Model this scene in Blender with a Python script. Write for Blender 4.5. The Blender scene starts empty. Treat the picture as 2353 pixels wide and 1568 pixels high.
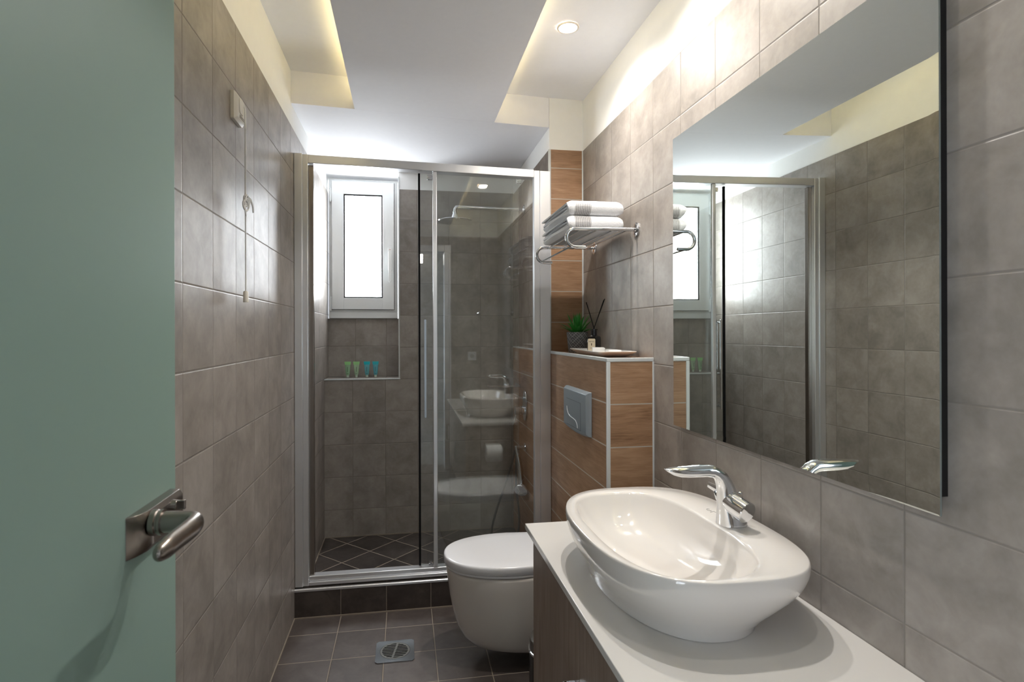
import bpy, bmesh, math, random
from mathutils import Vector, Matrix
random.seed(7)
PI = math.pi
scene = bpy.context.scene
C = scene.collection
H = 1.277                      # lens height above the floor
XL, XR = -0.488, 0.8645        # left and right wall planes
XB = 0.6935                    # face of the boxed-in cistern wall and of the shower's right wall
TOP_L, TOP_R = 2.182, 2.162    # upper edge of the wall tiles

# ------------------------------------------------------------------ camera
cam_d = bpy.data.cameras.new('camera')
cam = bpy.data.objects.new('camera', cam_d)
C.objects.link(cam)
cam_d.sensor_width = 36.0
cam_d.lens = 1286.32 / 2353 * 36.0
cam_d.shift_x = (1176.5 - 1139.63) / 2353
cam_d.shift_y = (761.98 - 784.0) / 2353
cam_d.clip_start = 0.02
cam.matrix_world = (Matrix.Translation((0, 0, H)) @ Matrix.Rotation(-0.16152, 4, 'Z')
                    @ Matrix.Rotation(PI / 2 + 0.00048, 4, 'X') @ Matrix.Rotation(-0.00276, 4, 'Z'))
cam_d.dof.use_dof = True
cam_d.dof.focus_distance = 2.4
cam_d.dof.aperture_fstop = 8.0
scene.camera = cam
scene.cycles.diffuse_bounces = 8
scene.cycles.max_bounces = 16
scene.cycles.transparent_max_bounces = 16

# ------------------------------------------------------------------ view, world
vs = scene.view_settings
scene.display_settings.display_device = 'sRGB'
vs.view_transform = 'Standard'
vs.look = 'None'
vs.gamma = 1.0
vs.use_curve_mapping = False
vs.exposure = 1.85
w = bpy.data.worlds.new('world')
scene.world = w
w.use_nodes = True
w.node_tree.nodes['Background'].inputs[0].default_value = (0.85, 0.92, 1.0, 1)
w.node_tree.nodes['Background'].inputs[1].default_value = 1.0

# light levels
P_DOWN = 3.0       # each ceiling downlight, watts
E_WIN = 8.0        # shower window pane
E_STRIP = 5.0      # warm strips above the dropped ceiling panel
E_HALL_FILL = 2.0      # glowing window added in the hall as unseen fill light



# ------------------------------------------------------------------ material helpers
def lin(c):
    return tuple(((v / 255) / 12.92 if v / 255 <= 0.04045 else ((v / 255 + 0.055) / 1.055) ** 2.4) for v in c) + (1.0,)


class NT:
    def __init__(s, name):
        s.m = bpy.data.materials.new(name)
        s.m.use_nodes = True
        s.t = s.m.node_tree
        s.n = s.t.nodes
        s.bsdf = s.n['Principled BSDF']
        s.out = s.n['Material Output']

    def node(s, kind, **kw):
        nd = s.n.new(kind)
        for k, v in kw.items():
            if k.startswith('_'):
                nd.inputs[int(k[1:])].default_value = v
            else:
                setattr(nd, k, v)
        return nd

    def link(s, a, b):
        s.t.links.new(a, b)

    def math(s, op, a, b=None, c=None):
        nd = s.n.new('ShaderNodeMath')
        nd.operation = op
        for i, v in enumerate((a, b, c)):
            if v is None:
                continue
            if isinstance(v, (int, float)):
                nd.inputs[i].default_value = v
            else:
                s.link(v, nd.inputs[i])
        return nd.outputs[0]

    def mix(s, f, a, b):
        nd = s.n.new('ShaderNodeMix')
        nd.data_type = 'RGBA'
        for sock, v in ((nd.inputs[0], f), (nd.inputs[6], a), (nd.inputs[7], b)):
            if isinstance(v, (int, float, tuple)):
                sock.default_value = v
            else:
                s.link(v, sock)
        return nd.outputs[2]

    def ramp(s, f, stops):
        nd = s.n.new('ShaderNodeValToRGB')
        while len(nd.color_ramp.elements) < len(stops):
            nd.color_ramp.elements.new(0.5)
        for e, (p, c) in zip(nd.color_ramp.elements, stops):
            e.position = p
            e.color = c
        s.link(f, nd.inputs[0])
        return nd.outputs[0]

    def xyz(s):
        tc = s.n.new('ShaderNodeTexCoord')
        sp = s.n.new('ShaderNodeSeparateXYZ')
        s.link(tc.outputs['Object'], sp.inputs[0])
        return tc.outputs['Object'], sp.outputs

    def comb(s, a, b, c=0.0):
        nd = s.n.new('ShaderNodeCombineXYZ')
        for i, v in enumerate((a, b, c)):
            if isinstance(v, (int, float)):
                nd.inputs[i].default_value = v
            else:
                s.link(v, nd.inputs[i])
        return nd.outputs[0]


def plain(name, rgb, rough=0.5, metal=0.0, spec=0.5, coat=0.0, noise=0.0, nscale=60.0, bump=0.0, **kw):
    t = NT(name)
    b = t.bsdf
    b.inputs['Base Color'].default_value = lin(rgb)
    b.inputs['Roughness'].default_value = rough
    b.inputs['Metallic'].default_value = metal
    b.inputs['Specular IOR Level'].default_value = spec
    b.inputs['Coat Weight'].default_value = coat
    b.inputs['Coat Roughness'].default_value = 0.03
    for k, v in kw.items():
        b.inputs[k.replace('_', ' ')].default_value = v
    if noise or bump:
        o, _ = t.xyz()
        nz = t.node('ShaderNodeTexNoise')
        nz.inputs['Scale'].default_value = nscale
        nz.inputs['Detail'].default_value = 4
        t.link(o, nz.inputs['Vector'])
        if noise:
            c = lin(rgb)
            d = tuple(v * (1 - noise) for v in c[:3]) + (1,)
            e = tuple(min(1, v * (1 + noise)) for v in c[:3]) + (1,)
            t.link(t.mix(nz.outputs['Fac'], d, e), b.inputs['Base Color'])
        if bump:
            bp = t.node('ShaderNodeBump')
            bp.inputs['Strength'].default_value = 1.0
            bp.inputs['Distance'].default_value = bump
            t.link(nz.outputs['Fac'], bp.inputs['Height'])
            t.link(bp.outputs[0], b.inputs['Normal'])
    return t.m


def tile(name, ua, va, u0, v0, su, sv, dark, mid, light, grout, gw=0.0022, rough=(0.28, 0.45), diag=False, spec=0.5, seed=0.0):
    """stoneware tiles laid on a grid; ua/va pick the object axes along and up the surface"""
    t = NT(name)
    o, ax = t.xyz()
    u, v = ax[ua], ax[va]
    if diag:
        a = t.math('MULTIPLY', t.math('ADD', u, v), 0.70711)
        v = t.math('MULTIPLY', t.math('SUBTRACT', v, u), 0.70711)
        u = a
    un = t.math('DIVIDE', t.math('SUBTRACT', u, u0), su)
    vn = t.math('DIVIDE', t.math('SUBTRACT', v, v0), sv)
    fu, fv = t.math('FRACT', un), t.math('FRACT', vn)
    iu, iv = t.math('FLOOR', un), t.math('FLOOR', vn)
    du = t.math('MULTIPLY', t.math('SUBTRACT', 0.5, t.math('ABSOLUTE', t.math('SUBTRACT', fu, 0.5))), su)
    dv = t.math('MULTIPLY', t.math('SUBTRACT', 0.5, t.math('ABSOLUTE', t.math('SUBTRACT', fv, 0.5))), sv)
    d = t.math('MINIMUM', du, dv)                       # metres to the nearest joint
    mr = t.node('ShaderNodeMapRange')
    mr.inputs[1].default_value = gw * 0.5
    mr.inputs[2].default_value = gw * 0.5 + 0.0006
    mr.inputs[3].default_value = 1.0
    mr.inputs[4].default_value = 0.0
    t.link(d, mr.inputs[0])
    wn = t.node('ShaderNodeTexWhiteNoise', noise_dimensions='3D')
    t.link(t.comb(iu, iv, seed), wn.inputs[0])
    off = t.math('MULTIPLY', wn.outputs['Value'], 37.0)
    vec = t.comb(u, v, off)
    n1 = t.node('ShaderNodeTexNoise')
    n1.inputs['Scale'].default_value = 9.0
    n1.inputs['Detail'].default_value = 5.0
    n1.inputs['Roughness'].default_value = 0.6
    n1.inputs['Distortion'].default_value = 0.4
    t.link(vec, n1.inputs['Vector'])
    n2 = t.node('ShaderNodeTexNoise')
    n2.inputs['Scale'].default_value = 60.0
    n2.inputs['Detail'].default_value = 3.0
    t.link(vec, n2.inputs['Vector'])
    f = t.math('ADD', n1.outputs['Fac'], t.math('MULTIPLY', t.math('SUBTRACT', n2.outputs['Fac'], 0.5), 0.22))
    f = t.math('ADD', f, t.math('MULTIPLY', t.math('SUBTRACT', wn.outputs['Value'], 0.5), 0.16))
    col = t.ramp(f, [(0.28, lin(dark)), (0.5, lin(mid)), (0.72, lin(light))])
    col = t.mix(mr.outputs[0], col, lin(grout))
    t.link(col, t.bsdf.inputs['Base Color'])
    rg = t.node('ShaderNodeMapRange')
    rg.inputs[3].default_value = rough[1]
    rg.inputs[4].default_value = rough[0]
    t.link(n1.outputs['Fac'], rg.inputs[0])
    t.link(t.math('ADD', rg.outputs[0], t.math('MULTIPLY', mr.outputs[0], 0.4)), t.bsdf.inputs['Roughness'])
    t.bsdf.inputs['Specular IOR Level'].default_value = spec
    # pillowed edge, recessed joint, faint surface relief
    e = t.node('ShaderNodeMapRange', interpolation_type='SMOOTHSTEP')
    e.inputs[1].default_value = gw * 0.4
    e.inputs[2].default_value = gw * 0.5 + 0.0022
    t.link(d, e.inputs[0])
    h = t.math('ADD', t.math('MULTIPLY', e.outputs[0], 0.0011), t.math('MULTIPLY', n1.outputs['Fac'], 0.0011))
    bp = t.node('ShaderNodeBump')
    bp.inputs['Strength'].default_value = 0.75
    bp.inputs['Distance'].default_value = 1.0
    t.link(h, bp.inputs['Height'])
    t.link(bp.outputs[0], t.bsdf.inputs['Normal'])
    return t.m


def wood(name, ua, va, v0, sv, cols, grout=None, gw=0.003, u0=None, su=1.2, rough=0.42, gscale=1.0, spec=0.4):
    """planks running along axis ua, joints every sv across axis va"""
    t = NT(name)
    o, ax = t.xyz()
    u, v = ax[ua], ax[va]
    vn = t.math('DIVIDE', t.math('SUBTRACT', v, v0), sv)
    iv = t.math('FLOOR', vn)
    dv = t.math('MULTIPLY', t.math('SUBTRACT', 0.5, t.math('ABSOLUTE', t.math('SUBTRACT', t.math('FRACT', vn), 0.5))), sv)
    wn = t.node('ShaderNodeTexWhiteNoise', noise_dimensions='1D')
    t.link(iv, wn.inputs['W'])
    off = t.math('MULTIPLY', wn.outputs['Value'], 23.0)
    big = t.node('ShaderNodeTexNoise')
    big.inputs['Scale'].default_value = 1.0
    big.inputs['Detail'].default_value = 3.0
    big.inputs['Distortion'].default_value = 1.3
    t.link(t.comb(t.math('MULTIPLY', u, 4.0 * gscale), t.math('MULTIPLY', v, 14.0 * gscale), off), big.inputs['Vector'])
    g = t.node('ShaderNodeTexNoise')
    g.inputs['Scale'].default_value = 1.0
    g.inputs['Detail'].default_value = 6.0
    g.inputs['Roughness'].default_value = 0.65
    g.inputs['Distortion'].default_value = 0.8
    t.link(t.comb(t.math('MULTIPLY', u, 9.0 * gscale), t.math('MULTIPLY', v, 190.0 * gscale), off), g.inputs['Vector'])
    f = t.math('ADD', t.math('MULTIPLY', big.outputs['Fac'], 0.45), t.math('MULTIPLY', g.outputs['Fac'], 0.55))
    f = t.math('ADD', f, t.math('MULTIPLY', t.math('SUBTRACT', wn.outputs['Value'], 0.5), 0.07))
    col = t.ramp(f, [(0.3, lin(cols[0])), (0.47, lin(cols[1])), (0.66, lin(cols[2]))])
    if grout:
        mr = t.node('ShaderNodeMapRange')
        mr.inputs[1].default_value = gw * 0.5
        mr.inputs[2].default_value = gw * 0.5 + 0.0006
        mr.inputs[3].default_value = 1.0
        mr.inputs[4].default_value = 0.0
        t.link(dv, mr.inputs[0])
        col = t.mix(mr.outputs[0], col, lin(grout))
    t.link(col, t.bsdf.inputs['Base Color'])
    t.bsdf.inputs['Roughness'].default_value = rough
    t.bsdf.inputs['Specular IOR Level'].default_value = spec
    bp = t.node('ShaderNodeBump')
    bp.inputs['Strength'].default_value = 0.4
    bp.inputs['Distance'].default_value = 0.0008
    t.link(g.outputs['Fac'], bp.inputs['Height'])
    t.link(bp.outputs[0], t.bsdf.inputs['Normal'])
    return t.m


def clear_glass(name, tint, boost=1.0):
    """thin clear pane: straight-through light plus mirror reflection by angle"""
    t = NT(name)
    t.n.remove(t.bsdf)
    tr = t.node('ShaderNodeBsdfTransparent')
    tr.inputs[0].default_value = tint
    gl = t.node('ShaderNodeBsdfGlossy')
    gl.inputs['Roughness'].default_value = 0.0
    geo = t.node('ShaderNodeNewGeometry')
    dt = t.node('ShaderNodeVectorMath', operation='DOT_PRODUCT')
    t.link(geo.outputs['Normal'], dt.inputs[0])
    t.link(geo.outputs['Incoming'], dt.inputs[1])
    k = t.math('SUBTRACT', 1.0, t.math('ABSOLUTE', dt.outputs['Value']))
    f = t.math('ADD', 0.04 * boost, t.math('MULTIPLY', t.math('POWER', k, 5.0), 0.96))
    mx = t.node('ShaderNodeMixShader')
    t.link(f, mx.inputs[0])
    t.link(tr.outputs[0], mx.inputs[1])
    t.link(gl.outputs[0], mx.inputs[2])
    t.link(mx.outputs[0], t.out.inputs[0])
    return t.m


def emit(name, rgb, strength):
    t = NT(name)
    t.bsdf.inputs['Base Color'].default_value = lin(rgb)
    t.bsdf.inputs['Emission Color'].default_value = lin(rgb)
    t.bsdf.inputs['Emission Strength'].default_value = strength
    return t.m


# wall tile colours
TD, TM, TL = (130, 123, 116), (148, 140, 133), (163, 156, 149)
TG = (130, 123, 116)
MW = plain('white_plaster', (246, 246, 244), 0.75, noise=0.02, nscale=30, bump=0.0006)
MC = plain('ceiling_paint', (243, 243, 246), 0.8, noise=0.02, nscale=40, bump=0.0005)
T_LEFT = tile('grey_tile_left', 1, 2, 1.3415, 0.1875, 0.2, 0.2, TD, TM, TL, TG, rough=(0.30, 0.44), seed=1)
T_RIGHT = tile('grey_tile_right', 1, 2, 1.855, 0.1620, 0.2, 0.2, TD, TM, TL, TG, rough=(0.33, 0.5), seed=2)
T_BACK = tile('grey_tile_back', 0, 2, -0.3200, 0.1805, 0.2, 0.2, TD, TM, TL, TG, rough=(0.33, 0.5), seed=3)
T_NICHE = tile('grey_tile_niche', 0, 2, -0.3180, 0.1850, 0.2, 0.2, TD, TM, TL, TG, rough=(0.33, 0.5), seed=4)
T_NSIDE = tile('grey_tile_niche_side', 1, 2, 3.5610, 0.1805, 0.2, 0.2, TD, TM, TL, TG, seed=5)
T_LEDGE = tile('grey_tile_ledge', 0, 1, -0.3200, 3.5620, 0.2, 0.2, TD, TM, TL, TG, seed=6)
T_SHR = tile('grey_tile_shower_right', 1, 2, 2.7000, 0.1620, 0.2, 0.2, (112, 98, 88), (132, 118, 107), (150, 137, 126), (110, 100, 92), seed=7)
FD, FM, FL = (76, 68, 64), (87, 79, 75), (98, 90, 86)
T_FLOOR = tile('dark_tile_floor', 0, 1, -0.2856, 0.4410, 0.2017, 0.2017, FD, FM, FL, (150, 139, 126), gw=0.003, rough=(0.35, 0.5), seed=8)
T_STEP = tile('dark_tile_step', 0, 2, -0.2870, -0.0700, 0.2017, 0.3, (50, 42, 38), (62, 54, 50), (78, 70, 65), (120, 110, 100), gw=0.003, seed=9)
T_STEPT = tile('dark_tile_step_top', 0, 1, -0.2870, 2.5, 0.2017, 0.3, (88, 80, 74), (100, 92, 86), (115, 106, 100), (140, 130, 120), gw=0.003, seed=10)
T_SHF = tile('dark_tile_shower_floor', 0, 1, 1.995, 0.081, 0.2, 0.2, (58, 52, 49), (72, 65, 61), (88, 81, 77), (172, 160, 144), gw=0.0045, diag=True, seed=11)
OAK = [(124, 92, 66), (155, 120, 91), (176, 142, 112)]
W_FRONT = wood('oak_plank_tile_front', 1, 2, 1.0265 - 0.75, 0.15, OAK, (196, 188, 178), gw=0.004)
W_END = wood('oak_plank_tile_end', 0, 2, 1.0225 - 0.75, 0.15, OAK, (176, 168, 156), gw=0.0036, gscale=1.25)
W_TOP = wood('oak_plank_tile_top', 1, 0, 0.6, 0.3, OAK)
W_VAN = wood('grey_oak_laminate', 2, 1, 0.0, 5.0, [(104, 86, 74), (128, 110, 97), (148, 131, 118)], rough=0.5, gscale=0.55)
W_VANS = wood('grey_oak_laminate_side', 2, 0, 0.0, 5.0, [(104, 86, 74), (128, 110, 97), (148, 131, 118)], rough=0.5, gscale=0.55)
M_TRIM = plain('pale_grey_edge_profile', (205, 208, 208), 0.35, spec=0.5)
M_CHROME = plain('polished_chrome', (225, 227, 230), 0.06, 1.0)
M_ALU = plain('bright_aluminium', (232, 233, 236), 0.3, 0.8, noise=0.02, nscale=25)
M_NICKEL = plain('brushed_nickel', (158, 150, 143), 0.27, 1.0)
M_CERAM = plain('white_glazed_ceramic', (226, 221, 216), 0.08, spec=0.6, coat=0.5)
M_SEAT = plain('white_seat_plastic', (228, 228, 231), 0.22)
M_COUNTER = plain('white_gloss_counter', (212, 209, 205), 0.14, spec=0.5)
M_PVC = plain('white_window_pvc', (222, 225, 225), 0.3)
M_BLACK = plain('black_rubber', (10, 10, 11), 0.8, spec=0.2)
M_DARK = plain('dark_gap', (8, 8, 8), 0.8)
M_PANE = clear_glass('shower_glass', (0.965, 0.978, 0.973, 1), 2.0)
M_CREAM = plain('cream_plastic', (222, 217, 207), 0.4)
M_CORD = plain('white_cord', (235, 235, 235), 0.6)


# ------------------------------------------------------------------ mesh helpers
def box(bm, x0, x1, y0, y1, z0, z1, mi=0, fm=None):
    v = [bm.verts.new(p) for p in ((x0, y0, z0), (x1, y0, z0), (x1, y1, z0), (x0, y1, z0),
                                   (x0, y0, z1), (x1, y0, z1), (x1, y1, z1), (x0, y1, z1))]
    for idx, a in (((0, 3, 2, 1), 'z'), ((4, 5, 6, 7), 'z'), ((0, 1, 5, 4), 'y'),
                   ((2, 3, 7, 6), 'y'), ((1, 2, 6, 5), 'x'), ((3, 0, 4, 7), 'x')):
        f = bm.faces.new([v[i] for i in idx])
        f.material_index = fm[a] if fm else mi
    return v


def prism(bm, poly, axis, a, b, mi=0):
    """extrude a 2-D polygon along an axis (0: poly is (y,z); 1: (x,z); 2: (x,y))"""
    def P(p, h):
        return {0: (h, p[0], p[1]), 1: (p[0], h, p[1]), 2: (p[0], p[1], h)}[axis]
    lo = [bm.verts.new(P(p, a)) for p in poly]
    hi = [bm.verts.new(P(p, b)) for p in poly]
    n = len(poly)
    fs = [bm.faces.new(lo), bm.faces.new(hi)]
    for i in range(n):
        fs.append(bm.faces.new((lo[i], lo[(i + 1) % n], hi[(i + 1) % n], hi[i])))
    for f in fs:
        f.material_index = mi


def loft(bm, rings, mi=0, cap0=True, cap1=True):
    vr = [[bm.verts.new(p) for p in r] for r in rings]
    n = len(rings[0])
    for a, b in zip(vr, vr[1:]):
        for i in range(n):
            f = bm.faces.new((a[i], a[(i + 1) % n], b[(i + 1) % n], b[i]))
            f.material_index = mi
    if cap0:
        bm.faces.new(vr[0]).material_index = mi
    if cap1:
        bm.faces.new(vr[-1]).material_index = mi
    return vr


def frame_at(t, ref=None):
    t = t.normalized()
    r = ref or (Vector((0, 0, 1)) if abs(t.z) < 0.9 else Vector((1, 0, 0)))
    a = t.cross(r).normalized()
    return a, t.cross(a).normalized()


def tube(bm, pts, rad, n=14, mi=0, caps=True, sx=1.0, sy=1.0):
    pts = [Vector(p) for p in pts]
    rings, prev = [], None
    for i, p in enumerate(pts):
        t = (pts[min(i + 1, len(pts) - 1)] - pts[max(i - 1, 0)]).normalized()
        if prev is None:
            a, b = frame_at(t)
        else:
            a = (prev - t * prev.dot(t)).normalized()
            b = t.cross(a).normalized()
        prev = a
        r = rad[i] if isinstance(rad, (list, tuple)) else rad
        rx, ry = (r if isinstance(r, tuple) else (r * sx, r * sy))
        rings.append([p + a * (rx * math.cos(2 * PI * k / n)) + b * (ry * math.sin(2 * PI * k / n)) for k in range(n)])
    loft(bm, rings, mi, caps, caps)


def cyl(bm, p, q, r, r2=None, n=28, mi=0):
    tube(bm, [p, q], [r, r if r2 is None else r2], n, mi)


def lathe(bm, prof, c, n=40, axis=Vector((0, 0, 1)), mi=0, caps=True):
    a, b = frame_at(Vector(axis))
    ax = Vector(axis).normalized()
    c = Vector(c)
    rings = [[c + ax * h + a * (r * math.cos(2 * PI * k / n)) + b * (r * math.sin(2 * PI * k / n)) for k in range(n)] for r, h in prof]
    loft(bm, rings, mi, caps, caps)


def arc(c, r, a0, a1, n, plane='xz', fixed=0.0):
    out = []
    for i in range(n + 1):
        a = a0 + (a1 - a0) * i / n
        u, v = c[0] + r * math.cos(a), c[1] + r * math.sin(a)
        out.append({'xz': (u, fixed, v), 'yz': (fixed, u, v), 'xy': (u, v, fixed)}[plane])
    return out


def rrect(x0, x1, y0, y1, r, n=6):
    out = []
    for cx, cy, s in ((x1 - r, y1 - r, 0), (x0 + r, y1 - r, 1), (x0 + r, y0 + r, 2), (x1 - r, y0 + r, 3)):
        for i in range(n + 1):
            a = (s + i / n) * PI / 2
            out.append((cx + r * math.cos(a), cy + r * math.sin(a)))
    return out


def spline(pts, n=8):
    P = [Vector(p) for p in pts]
    out = []
    for i in range(len(P) - 1):
        p0, p1, p2, p3 = P[max(i - 1, 0)], P[i], P[i + 1], P[min(i + 2, len(P) - 1)]
        for k in range(n):
            t = k / n
            out.append(0.5 * ((2 * p1) + (p2 - p0) * t + (2 * p0 - 5 * p1 + 4 * p2 - p3) * t * t + (3 * p1 - p0 - 3 * p2 + p3) * t ** 3))
    out.append(P[-1])
    return out


def obj(name, bm, mats, parent=None, sharp=35, bevel=0.0, seg=2):
    bmesh.ops.recalc_face_normals(bm, faces=bm.faces[:])
    for f in bm.faces:
        f.smooth = True
    ca = math.radians(sharp)
    for e in bm.edges:
        if len(e.link_faces) == 2 and e.calc_face_angle(0) > ca:
            e.smooth = False
    me = bpy.data.meshes.new(name)
    bm.to_mesh(me)
    bm.free()
    for m in (mats if isinstance(mats, (list, tuple)) else [mats]):
        me.materials.append(m)
    o = bpy.data.objects.new(name, me)
    C.objects.link(o)
    if parent:
        o.parent = parent
        o.matrix_parent_inverse = parent.matrix_world.inverted()
    if bevel:
        md = o.modifiers.new('bevel', 'BEVEL')
        md.width = bevel
        md.segments = seg
        md.limit_method = 'ANGLE'
        md.angle_limit = math.radians(40)
    return o


def tag(o, label, cat, group=None):
    o['label'] = label
    o['category'] = cat
    if group:
        o['group'] = group
    return o


def thing(name, loc, label, cat, group=None):
    o = bpy.data.objects.new(name, None)
    o.empty_display_size = 0.05
    C.objects.link(o)
    o.matrix_world = Matrix.Translation(loc)
    return tag(o, label, cat, group)


def struct(name, bm, mats, parent=None, bevel=0.0, **kw):
    o = obj(name, bm, mats, parent, bevel=bevel, **kw)
    if parent is None:
        o['kind'] = 'structure'
    return o


def B():
    return bmesh.new()


def dup(root, offset, label, group, mats=None):
    r = root.copy()
    C.objects.link(r)
    r.matrix_world = Matrix.Translation(offset) @ root.matrix_world
    r['label'] = label
    r['group'] = group
    for ch in list(root.children):
        c = ch.copy()
        C.objects.link(c)
        c.parent = r
        c.matrix_parent_inverse = ch.matrix_parent_inverse.copy()
        for g in ch.children:
            d = g.copy()
            C.objects.link(d)
            d.parent = c
            d.matrix_parent_inverse = g.matrix_parent_inverse.copy()
    return r


# ================================================================== the room
bm = B()
box(bm, -0.62, 1.0, -0.12, 2.62, -0.1, 0.0)
struct('floor', bm, T_FLOOR)

bm = B()
box(bm, -0.62, XL - 0.004, -0.12, 3.95, 0, 2.52, 0)
box(bm, XL - 0.004, XL, 0.08, 3.95, 0, TOP_L, 1)
struct('wall_left', bm, [MW, T_LEFT])

bm = B()
box(bm, XR + 0.003, 1.0, -0.12, 2.66, 0, 2.52, 0)
box(bm, XR, XR + 0.003, 0.08, 2.64, 0, TOP_R, 1)
struct('wall_right', bm, [MW, T_RIGHT])

# the pier beside the shower, oak-look planks in front, grey tiles inside the shower
bm = B()
box(bm, XB + 0.003, XR + 0.0005, 2.643, 3.95, 0, 2.52, 0)
box(bm, XB, XR - 0.0005, 2.64, 2.643, 1.18, TOP_R, 2)
box(bm, XB, XB + 0.003, 2.643, 3.561, 1.1805, TOP_R, 1)
box(bm, XB - 0.0005, XB + 0.003, 2.6435, 3.561, 0, 1.18, 3)
struct('wall_pier', bm, [MW, T_SHR, W_END, W_FRONT])

# the low boxed-in wall that carries the toilet
bm = B()
box(bm, XB, XR - 0.0005, 1.855, 2.6425, 0, 1.18, fm={'x': 0, 'y': 1, 'z': 2})
struct('wall_cistern', bm, [W_FRONT, W_END, W_TOP])

# rear wall of the shower with the window recess
bm = B()
box(bm, -0.489, XB + 0.02, 3.561, 3.95, 0, 0.9845, fm={'x': 0, 'y': 0, 'z': 2})
box(bm, -0.036, XB + 0.02, 3.561, 3.95, 0.9845, 2.172, fm={'x': 1, 'y': 0, 'z': 0})
box(bm, -0.036, XB + 0.02, 3.564, 3.95, 2.172, 2.52, 4)
box(bm, -0.489, -0.0362, 3.75, 3.95, 0.985, 1.3655, 3)
box(bm, -0.489, -0.0362, 3.78, 3.95, 2.268, 2.52, 4)
struct('wall_back', bm, [T_BACK, T_NSIDE, T_LEDGE, T_NICHE, MW])

# ceiling: upper surface, the lowered part over the shower and the lowered panel with light gaps
bm = B()
prism(bm, [(-0.63, 2.431), (1.01, 2.409), (1.01, 2.56), (-0.63, 2.56)], 1, -0.12, 3.0)
struct('ceiling', bm, MC)


def zb(x):
    return 2.286 - 0.0136 * (x - XL)


def yb(x):
    return 2.575 + 0.059 * (x - XL)


bm = B()
q = [(-0.4915, yb(-0.4915)), (XR + 0.002, yb(XR + 0.002)), (XR + 0.002, 3.949), (-0.4915, 3.949)]
# only as far as the pier on the right
q = [(-0.4915, yb(-0.4915)), (XB + 0.002, yb(XB)), (XB + 0.002, 3.949), (-0.4915, 3.949)]
lo = [bm.verts.new((x, y, zb(x))) for x, y in q]
hi = [bm.verts.new((x, y, 2.50)) for x, y in q]
bm.faces.new(lo)
bm.faces.new(hi)
for i in range(4):
    bm.faces.new((lo[i], lo[(i + 1) % 4], hi[(i + 1) % 4], hi[i]))
struct('ceiling_shower', bm, MC)

SX0, SX1 = -0.2205, 0.4235
bm = B()


def slab(x0, x1, dz0, dz1):
    ys = (0.081, 0.081, yb(x1) - 0.001, yb(x0) - 0.001)
    xs = (x0, x1, x1, x0)
    lo = [bm.verts.new((x, y, zb(x) + dz0)) for x, y in zip(xs, ys)]
    hi = [bm.verts.new((x, y, zb(x) + dz1)) for x, y in zip(xs, ys)]
    bm.faces.new(lo)
    bm.faces.new(hi)
    for i in range(4):
        bm.faces.new((lo[i], lo[(i + 1) % 4], hi[(i + 1) % 4], hi[i]))


slab(SX0, SX1, 0.0, 0.012)
slab(SX0, SX0 + 0.01, 0.012, 0.04)
slab(SX1 - 0.01, SX1, 0.012, 0.04)
struct('ceiling_panel', bm, MC)

# warm strips lying on the panel behind its upstands
M_STRIP = emit('warm_strip_glow', (255, 233, 165), E_STRIP)
for x, side in ((SX0 + 0.03, 'left'), (SX1 - 0.03, 'right')):
    bm = B()
    box(bm, x - 0.006, x + 0.006, 0.2, 2.50, zb(x) + 0.0125, zb(x) + 0.017)
    o = obj('light_strip', bm, M_STRIP)
    tag(o, 'warm light strip hidden above the %s edge of the lowered ceiling panel' % side, 'light strip')

# rear wall with the doorway the picture is taken from
DX0, DX1, DZ = -0.385, 0.375, 2.03
bm = B()
box(bm, -0.491, DX0, -0.06, 0.08, 0, TOP_R, 0)
box(bm, DX1, XR + 0.002, -0.06, 0.08, 0, TOP_R, 0)
box(bm, DX0, DX1, -0.06, 0.08, DZ, TOP_R, 0)
box(bm, -0.491, XR + 0.002, -0.06, 0.077, TOP_R, 2.45, 1)
struct('wall_rear', bm, [T_BACK, MW])

# door frame and the open frosted glass leaf
bm = B()
for x0, x1, z0, z1 in ((DX0 - 0.05, DX0 + 0.012, 0.0, DZ + 0.05), (DX1 - 0.012, DX1 + 0.05, 0, DZ + 0.05), (DX0 + 0.012, DX1 - 0.012, DZ - 0.012, DZ + 0.05)):
    box(bm, x0, x1, 0.08, 0.1, z0, z1)
for x0, x1, z0, z1 in ((DX0, DX0 + 0.012, 0.0, DZ - 0.012), (DX1 - 0.012, DX1, 0, DZ - 0.012), (DX0, DX1, DZ - 0.012, DZ)):
    box(bm, x0, x1, -0.06, 0.08, z0, z1)
struct('trim_1', bm, M_ALU, bevel=0.004)

t = NT('frosted_green_glass')
b = t.bsdf
b.inputs['Base Color'].default_value = lin((170, 196, 186))
b.inputs['Roughness'].default_value = 0.38
b.inputs['Specular IOR Level'].default_value = 0.45
trl = t.node('ShaderNodeBsdfTranslucent')
trl.inputs[0].default_value = lin((160, 190, 180))
mx = t.node('ShaderNodeMixShader')
mx.inputs[0].default_value = 0.35
t.link(b.outputs[0], mx.inputs[1])
t.link(trl.outputs[0], mx.inputs[2])
t.link(mx.outputs[0], t.out.inputs[0])
M_FROST = t.m
XD = -0.338
door = bpy.data.objects.new('door_1', None)
C.objects.link(door)
door.matrix_world = Matrix.Translation((XD, 0.1, 0))
door['kind'] = 'structure'
bm = B()
box(bm, XD - 0.008, XD, 0.105, 0.902, 0.01, 2.02)
obj('glass_leaf', bm, M_FROST, door, bevel=0.0025, seg=3)
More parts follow.
